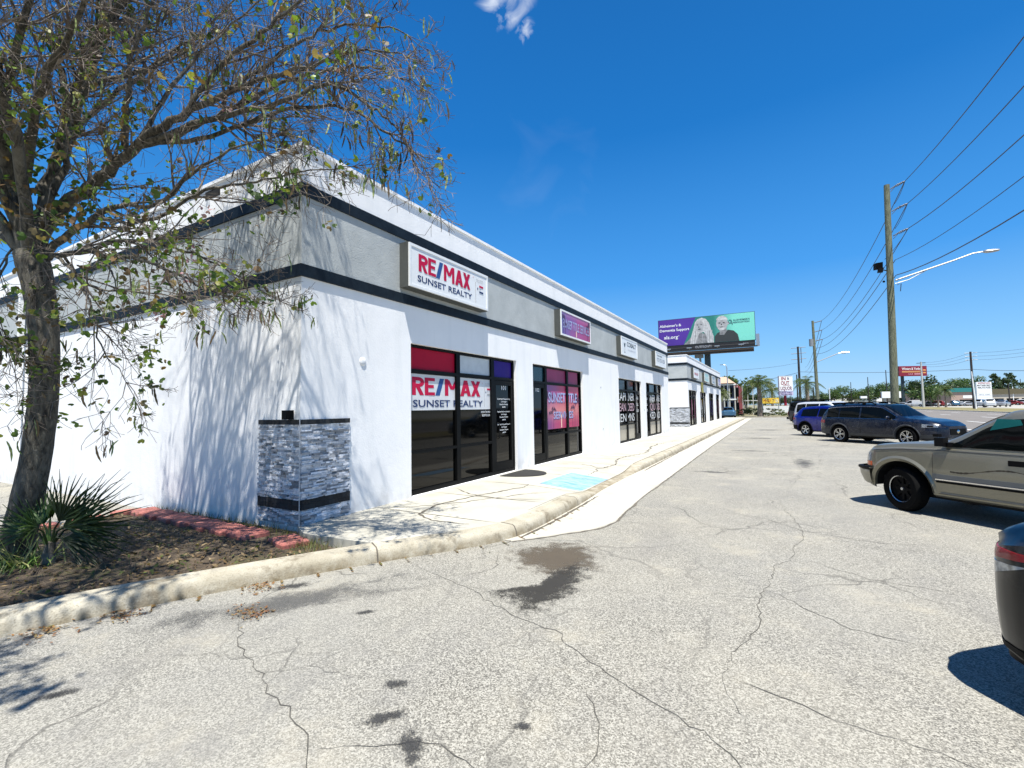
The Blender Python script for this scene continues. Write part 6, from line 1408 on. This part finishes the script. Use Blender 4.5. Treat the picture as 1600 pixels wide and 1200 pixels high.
far_building('low shop with teal roof band across the road, left of the plaza sign', 1487, 1524, 606.5, 150, 18, flat('tan_pink_wall', (.38, .27, .22), .8), tealr, 1.3, wins=((.35, .95, .0, .45, carglass, 'window'), (.5, .98, .55, .75, whitep, 'sign_board')))
far_building('long low beige shop building with brown roof at the right edge across the road', 1545, 1640, 608, 150, 22, beige, flat('olive_brown_roof', (.10, .085, .045), .8), 1.6, wins=((.1, .25, .0, .6, carglass, 'window'), (.3, .5, .0, .6, carglass, 'window'), (.55, .8, .0, .6, carglass, 'window')))
far_building('small building with rust red roof below the red billboard', 1418, 1434, 613, 175, 12, beige, flat('rust_roof', (.22, .07, .04), .8), 1.8, wins=((.2, .8, .0, .6, carglass, 'window'),))
far_building('pale low building left of the thick wooden pole across the road', 1300, 1345, 618, 230, 16, whitep, flat('pale_flat_roof', (.5, .5, .46), .8), .5)
far_building('white low building behind the parked cars near the thick pole', 1370, 1402, 617, 210, 14, whitep, flat('pale_flat_roof', (.5, .5, .46), .8), .5)
# navy and red two-storey building behind the farther shops
def navy_building():
    d = 84; a = gpos(1100, d); b = gpos(1149, d); e = gpos(1158, d + 2)
    root = thing('two_storey_building', 'navy and red two-storey building with white railings, behind the farther shops', 'building', (a[0], a[1], 0)); z1 = P(1130, 601, d)[2]
    g = MB(); g.box(a[0], b[0], a[1], a[1] + 14, 0, z1); g.build('wall', navyw, root, world=True)
    g = MB(); g.box(b[0], e[0], a[1] + .5, a[1] + 13.5, 0, z1 - .3); g.build('wall', redw, root, world=True, )['label'] = 'red end wall'
    for z in (z1 - .1, z1 / 2): g = MB(); g.box(a[0] - .1, b[0] + .4, a[1] - .35, a[1] - .05, z - .12, z + .12); g.build('floor_band', whitep, root, world=True)
    for k in range(7): x = a[0] + (b[0] + .2 - a[0]) * k / 6; g = MB(); g.box(x - .09, x + .09, a[1] - .3, a[1] - .12, 0, z1 - .22); g.build('column', MT['pale_flat_roof'], root, world=True)
    for k in range(5): x = a[0] + 1 + (b[0] - a[0]) * k / 5; g = MB(); g.box(x, x + .8, a[1] - .04, a[1] - .01, .3, z1 * .4); g.box(x, x + .8, a[1] - .04, a[1] - .01, z1 * .58, z1 * .88); g.build('window', carglass, root, world=True)
    for k in range(4): y0 = e[0] - .02; g = MB(); g.box(b[0] + .5 + k * .8, b[0] + .62 + k * .8, a[1] + .38, a[1] + .49, 0, z1 - .3); g.build('pilaster', MT['pale_flat_roof'], root, world=True)
    r0_ = gpos(1118, d + 6); r1_ = gpos(1146, d + 6); zr = P(1130, 592, d)[2]; g = MB(); y0, y1 = a[1] - .6, a[1] + 13; x0, x1 = a[0] - .5, b[0] + .1; xm = (x0 + x1) / 2; ym = (y0 + y1) / 2; zb_ = z1 + .14
    g.face([(x0, y0, zb_), (x1, y0, zb_), (xm + 1, ym, zr + .6), (xm - 1, ym, zr + .6)]); g.face([(x1, y0, zb_), (x1, y1, zb_), (xm + 1, ym, zr + .6)]); g.face([(x0, y1, zb_), (x0, y0, zb_), (xm - 1, ym, zr + .6)]); g.face([(x1, y1, zb_), (x0, y1, zb_), (xm - 1, ym, zr + .6), (xm + 1, ym, zr + .6)]); g.face([(x0, y0, zb_ - .02), (x0, y1, zb_ - .02), (x1, y1, zb_ - .02), (x1, y0, zb_ - .02)]); g.build('roof', peach, root, world=True)
navy_building()
w0 = gpos(1191, 76); w1_ = gpos(1240, 74)
g = MB(); g.obox(((w0[0] + w1_[0]) / 2, (w0[1] + w1_[1]) / 2, .75), ((w1_[0] - w0[0]) / 2, (w1_[1] - w0[1]) / 2, 0), (.02, .12, 0), (0, 0, .72)); tag(g.build('low_wall', whitep), 'long low white wall below the yellow banner', 'wall')
g = MB(); g.tube([(-.9, 0, .3), (-.9, 0, 2.4)], .04, 5); g.tube([(.9, 0, .3), (.9, 0, 2.4)], .04, 5); g.box(-1.3, 1.3, -.8, .8, 2.4, 2.5); o = tag(g.build('canopy', whitep), 'small white canopy between the red wall and the palm', 'canopy'); o.location = tuple(gpos(1174, 82))

# ================================================================ VEGETATION
def crown(g, r, c, R, n, cols, leaf=.22, sq=.8, lumps=9):
    L = [(c, R * .62)] + [(c + np.array([r.gauss(0, 1), r.gauss(0, 1), r.gauss(0, .6)]) * R * .5, R * r.uniform(.3, .5)) for _ in range(lumps)]
    for _ in range(n):
        cc, rr = r.choice(L); v = np.array([r.gauss(0, 1), r.gauss(0, 1), r.gauss(0, 1)]); v /= np.linalg.norm(v); p = cc + v * rr * (r.uniform(.55, 1.05)) * np.array([1, 1, sq]); k = r.uniform(.55, 1.45); g.ccur = tuple(x * k for x in r.choice(cols))
        t = np.array([r.gauss(0, 1), r.gauss(0, 1), r.gauss(0, 1)]); t /= np.linalg.norm(t); u = np.cross(t, v + .01); u /= np.linalg.norm(u) + 1e-9; s_ = leaf * r.uniform(.6, 1.4); g.face([p - t * s_, p - u * s_ * .6, p + t * s_, p + u * s_ * .6])
CA = [(.055, .105, .022), (.075, .13, .03), (.04, .08, .02), (.10, .15, .035)]; CB = [(.035, .065, .022), (.05, .085, .028), (.028, .05, .018)]; CC = [(.12, .15, .045), (.09, .125, .03), (.14, .16, .06)]
def make_tree(h, R, cols, seed, n=1500, leaf=.3, name='tree', slim=False):
    r = random.Random(seed); root = bpy.data.objects.new(name, None); COL.objects.link(root); g = MB(); g.tube([(0, 0, 0), (.1, 0, h * .3), (0, .1, h * .6)], [R * .07, R * .05, R * .03], 7)
    for k in range(4): a = k * 1.6 + r.uniform(0, 1); g.tube([(0, 0, h * (.3 + .07 * k)), (math.cos(a) * R * .4, math.sin(a) * R * .4, h * .6 + .4)], [R * .035, R * .015], 5)
    g.build('trunk', bark, root, smooth=True); g = MB()
    if not slim: crown(g, r, np.array([0, 0, h - R * .75]), R, n, cols, leaf, .85)
    else:
        for k in range(5): crown(g, r, np.array([r.gauss(0, R * .45), r.gauss(0, R * .45), h - R * .3 - k * R * .22]), R * .45, n // 5, cols, leaf, .55, 5)
    g.build('crown', leafm, root, colors=True); return root
protos = [make_tree(10, 4.8, CA, 1), make_tree(9, 5.2, CB, 2), make_tree(8, 4.2, CC, 3), make_tree(12, 5.0, CA, 4)]
used = set(); rt_ = random.Random(77)
def place_tree(k, px, d, ht, label, grp, base=.3, sxy=1.0, cat='tree', src=None):
    src_ = src or protos[k]; h0 = {0: 10, 1: 9, 2: 8, 3: 12}.get(k, 10) if src is None else src['h0']
    o = src_ if id(src_) not in used else copy_tree(src_); used.add(id(src_)); b = gpos(px, d, base); s = ht / h0; o.location = tuple(b); o.scale = (s * sxy, s * sxy, s); o.rotation_euler = (0, 0, rt_.uniform(0, 6.28)); tag(o, label, cat, grp); return o
lin = 'tree line across the road'
i = 0; L1 = 'leafy tree in the distant tree line beyond the parked cars across the road'
for px in list(range(1272, 1400, 11)) + list(range(1400, 1625, 12)):
    top = np.interp(px, [1270, 1300, 1312, 1330, 1360, 1378, 1400, 1430, 1460, 1480, 1500, 1520, 1545, 1600], [612, 608, 603, 608, 605, 596, 600, 598, 600, 590, 589, 588, 604, 602]) + rt_.uniform(-2, 3); d = rt_.uniform(185, 235); h = P(px, top, d)[2] - .3
    place_tree(rt_.randrange(4), px, d, h, L1, lin, sxy=rt_.uniform(.9, 1.3))
for px in range(1150, 1275, 14): place_tree(1 + (px % 2), px, 250 + rt_.uniform(-20, 20), rt_.uniform(5.5, 8), 'low dark distant tree near the horizon beyond the palms', 'distant trees beyond the palms', 0)
pine = make_tree(12, 3.6, CB, 9, 800, .35, 'pine_tree', True); pine['h0'] = 12
for k, (px, t, lb) in enumerate(((1552, 590, 'thin-crowned pine, leftmost of the pines right of the plaza sign'), (1562, 582, 'tall thin-crowned pine in the middle of the group right of the plaza sign'), (1576, 581, 'tallest airy pine right of the plaza sign'), (1588, 588, 'thin pine at the right end of the group beside the plaza sign'), (1566, 597, 'shortest pine among the group right of the plaza sign'))):
    d = 165; place_tree(None, px, d, P(px, t, d)[2] - .3, lb, 'airy pines right of the plaza sign', src=pine, sxy=.8)
t_ = make_tree(8, 4.0, CB, 31, 1500, .3); t_['h0'] = 8; place_tree(None, 1424, 150, P(1424, 588, 150)[2], 'dark green tree behind the red billboard post', None, src=t_)
t_ = make_tree(8, 4.0, CA, 32, 1500, .3); t_['h0'] = 8; place_tree(None, 1455, 140, P(1455, 600, 140)[2], 'bright green bushy tree right of the concrete pole', None, src=t_)
t_ = make_tree(8, 4.0, CA, 33, 1500, .3); t_['h0'] = 8; place_tree(None, 1136, 96, P(1136, 586, 96)[2], 'dark leafy tree rising behind the peach roof', None, 0, src=t_, sxy=1.1)
t_ = make_tree(8, 4.0, CB, 35, 1400, .28); t_['h0'] = 8; place_tree(None, 1167, 100, 5.2, 'dark shady tree right of the red wall', None, 0, src=t_, sxy=1.1)
def palm(px, d, pytop, label, R=2.4, seed=0, cols=CA, base=0.0, thick=.2, n=26, grp=None):
    r = random.Random(seed); b = gpos(px, d, base); H = P(px, pytop, d)[2] - base - .35 * R; root = thing('palm_tree', label, 'palm tree', b, 0, grp); g = MB(); g.tube([(0, 0, -.1), (.05, 0, H * .4), (0, .05, H * .85), (0, 0, H)], [thick * 1.3, thick, thick * .95, thick * .7], 9)
    g.build('trunk', flat('palm_trunk', (.20, .16, .13), .9, var=.4), root, smooth=True)
    g = MB()
    for k in range(n):
        a = r.uniform(0, 2 * PI); el = r.uniform(-.35, 1.35); L = R * r.uniform(.8, 1.1); dr = np.array([math.cos(a), math.sin(a), 0]); pts = []
        for t in np.linspace(0, 1, 8): pts.append(np.array([0, 0, H]) + dr * L * math.cos(el) * t * (1 - .12 * t) + np.array([0, 0, 1]) * L * (math.sin(el) * t - (.62 + .25 * math.cos(el)) * t * t * .8))
        g.ccur = (.09, .10, .04); g.tube(pts, .02, 3, caps=False)
        for q in range(1, 8):
            for m_ in range(3):
                t = (m_ + r.random()) / 3; p = pts[q - 1] + (pts[q] - pts[q - 1]) * t; tn = pts[q] - pts[q - 1]; tn /= np.linalg.norm(tn); sd = np.cross(tn, (0, 0, 1)); sd /= np.linalg.norm(sd) + 1e-9; ll = R * .26 * math.sin(PI * min(.95, (q + t) / 8.5)) + .06; kk = r.uniform(.6, 1.4)
                for sg in (1, -1): g.ccur = tuple(x * kk for x in r.choice(cols)); e = p + sd * sg * ll * .75 + tn * ll * .5 - np.array([0, 0, ll * .45]); g.face([p - tn * .03, e, p + tn * .04])
    g.build('fronds', leafm, root, colors=True); return root
palm(1187, 70, 588, 'large full palm tree between the red building and the white pylon sign', 3.3, 1, CA + CC, thick=.3, n=46)
palm(1207, 88, 600, 'smaller paler palm right of the large full palm', 3.2, 2, CC)
palm(1262, 92, 588, 'feathery palm with pinkish trunk beside the transformer pole', 3.7, 3, CA + CC, thick=.34, n=34)
palm(1128, 63, 607, 'short yellow-green palm at the end of the farther shops', 1.5, 5, CC)
palm(1478, 118, 603, 'clumped palm with brown base on the verge across the road', 2.6, 6, CA + CC, .35, n=40)
palm(1466, 122, 612, 'low bushy palm left of the clumped palm across the road', 2.0, 7, CA, .35)
hr_ = random.Random(12)
for k, (px, d, w_, h_, cs) in enumerate(((1149, 73, 1.4, .95, CB), (1158, 74, 1.2, .75, CC), (1167, 73, 1.5, .9, CC), (1176, 74, 1.4, 1.1, CB), (1185, 72.5, 1.2, .8, CB), (1196, 73, 1.3, .6, CB), (1205, 73, 1.6, .6, CB), (1216, 73, 1.4, .5, CC), (1226, 73, 1.5, .55, CC))):
    g = MB(); crown(g, hr_, np.array([0, 0, h_ * .5]), w_ * .8, 420, cs + [(.10, .07, .03)], .09, h_ / w_ * .8, 6)
    lb = ('dark low shrub at the left end of the hedge row, beside the parked blue car', 'pale shrub second from the left in the hedge row below the red wall', 'yellowish shrub in the hedge row below the white canopy', 'tallest dark shrub in the hedge row, left of the large palm', 'shrub at the foot of the large full palm', 'low dark shrub just right of the large palm trunk', 'low dark shrub under the yellow banner', 'low dry shrub below the white wall, second from the right end', 'low dry shrub at the right end of the hedge row')[k]
    o = tag(g.build('shrub', leafm, colors=True), lb, 'shrub', 'hedge row at the far end of the lot'); o.location = tuple(gpos(px, d))
struct(MB().box(-40, 6.2, 71.3, 71.5, -.02, .14), 'far_lot_kerb', kerbm)

# ================================================================ DISTANT VEHICLES
hatch('parked_car', 'slate blue car parked nose-out at the far end of the farther shops', tuple(gpos(1136, 64)), 100, (.05, .13, .22), 'slate_blue_paint')
hatch('suv', 'white SUV, larger of the two cars standing on the verge by the plaza sign', (*gpos(1546, 98)[:2], .42), 78, (.62, .63, .64), 'white_car_paint', kind=1)
hatch('parked_car', 'silver and dark car just right of the white SUV on the verge', (*gpos(1567, 101)[:2], .42), 60, (.30, .31, .33), 'silver_car_paint', kind=0)
hatch('suv', 'grey-white SUV partly behind the white SUV on the verge', (*gpos(1531, 101)[:2], .42), 65, (.33, .36, .40), 'grey_white_paint', kind=1)
hatch('box_van', 'white box van below the red billboard across the road', (*gpos(1428, 146)[:2], .32), 160, (.62, .62, .6), 'white_car_paint', kind=2, cat='van')
cr_ = random.Random(6); CPs = [((.62, .63, .64), 'white_car_paint', 'white'), ((.30, .31, .33), 'silver_car_paint', 'silver'), ((.02, .02, .025), 'black_far_paint', 'black'), ((.20, .02, .02), 'dark_red_paint', 'dark red'), ((.62, .63, .64), 'white_car_paint', 'white'), ((.05, .13, .22), 'slate_blue_paint', 'slate blue')]
protoC = {}
slots = [1322, 1330, 1339, 1348, 1357, 1367, 1377, 1409, 1450, 1460, 1472, 1491, 1502, 1512, 1553, 1582, 1592]
where = {1322: 'first from the left in the far row above the navy estate car', 1330: 'second from the left in the far row above the navy estate car', 1339: 'third from the left in the far row above the navy estate car', 1348: 'under the small white signboard', 1357: 'right of the small white signboard', 1367: 'midway between the small signboard and the thick pole', 1377: 'just left of the thick wooden pole in the far row', 1409: 'just right of the thick wooden pole in the far row', 1450: 'right of the concrete pole across the road', 1460: 'left of the clumped palm across the road', 1472: 'half hidden behind the clumped palm', 1491: 'right of the clumped palm by the teal roof shop', 1502: 'in front of the teal roof shop windows', 1512: 'between the teal roof shop and the leaning pole', 1553: 'behind the two cars on the verge', 1582: 'in front of the low beige building', 1592: 'last at the right edge before the beige building'}
for k, px in enumerate(slots):
    col, mn, cn = CPs[k % 6]; kd = (0, 1, 0, 0, 1)[k % 5]; key = (mn, kd); d = 142 if px > 1400 else 150; loc = (*gpos(px, d + cr_.uniform(-3, 3))[:2], .32); ang = cr_.choice((20, 160, 35, 150, 90))
    lb = '%s %s %s' % (cn, ('saloon', 'SUV')[kd], where[px])
    if key in protoC: o = copy_tree(protoC[key]); o.location = loc; o.rotation_euler = (0, 0, math.radians(ang)); tag(o, lb, 'car', 'distant cars parked across the road')
    else: protoC[key] = hatch('parked_car', lb, loc, ang, col, mn, 'distant cars parked across the road', kd)
for k in range(10):     # windscreens and roofs packed in the far lot left of the pole
    px = 1326 + 7 * k; key = list(protoC)[k % 3]; o = copy_tree(protoC[key]); o.location = (*gpos(px, 172)[:2], .32); o.rotation_euler = (0, 0, cr_.uniform(0, 6)); tag(o, 'car in the packed back row of the far lot, seen over the navy estate car', 'car', 'back row of cars in the far lot')
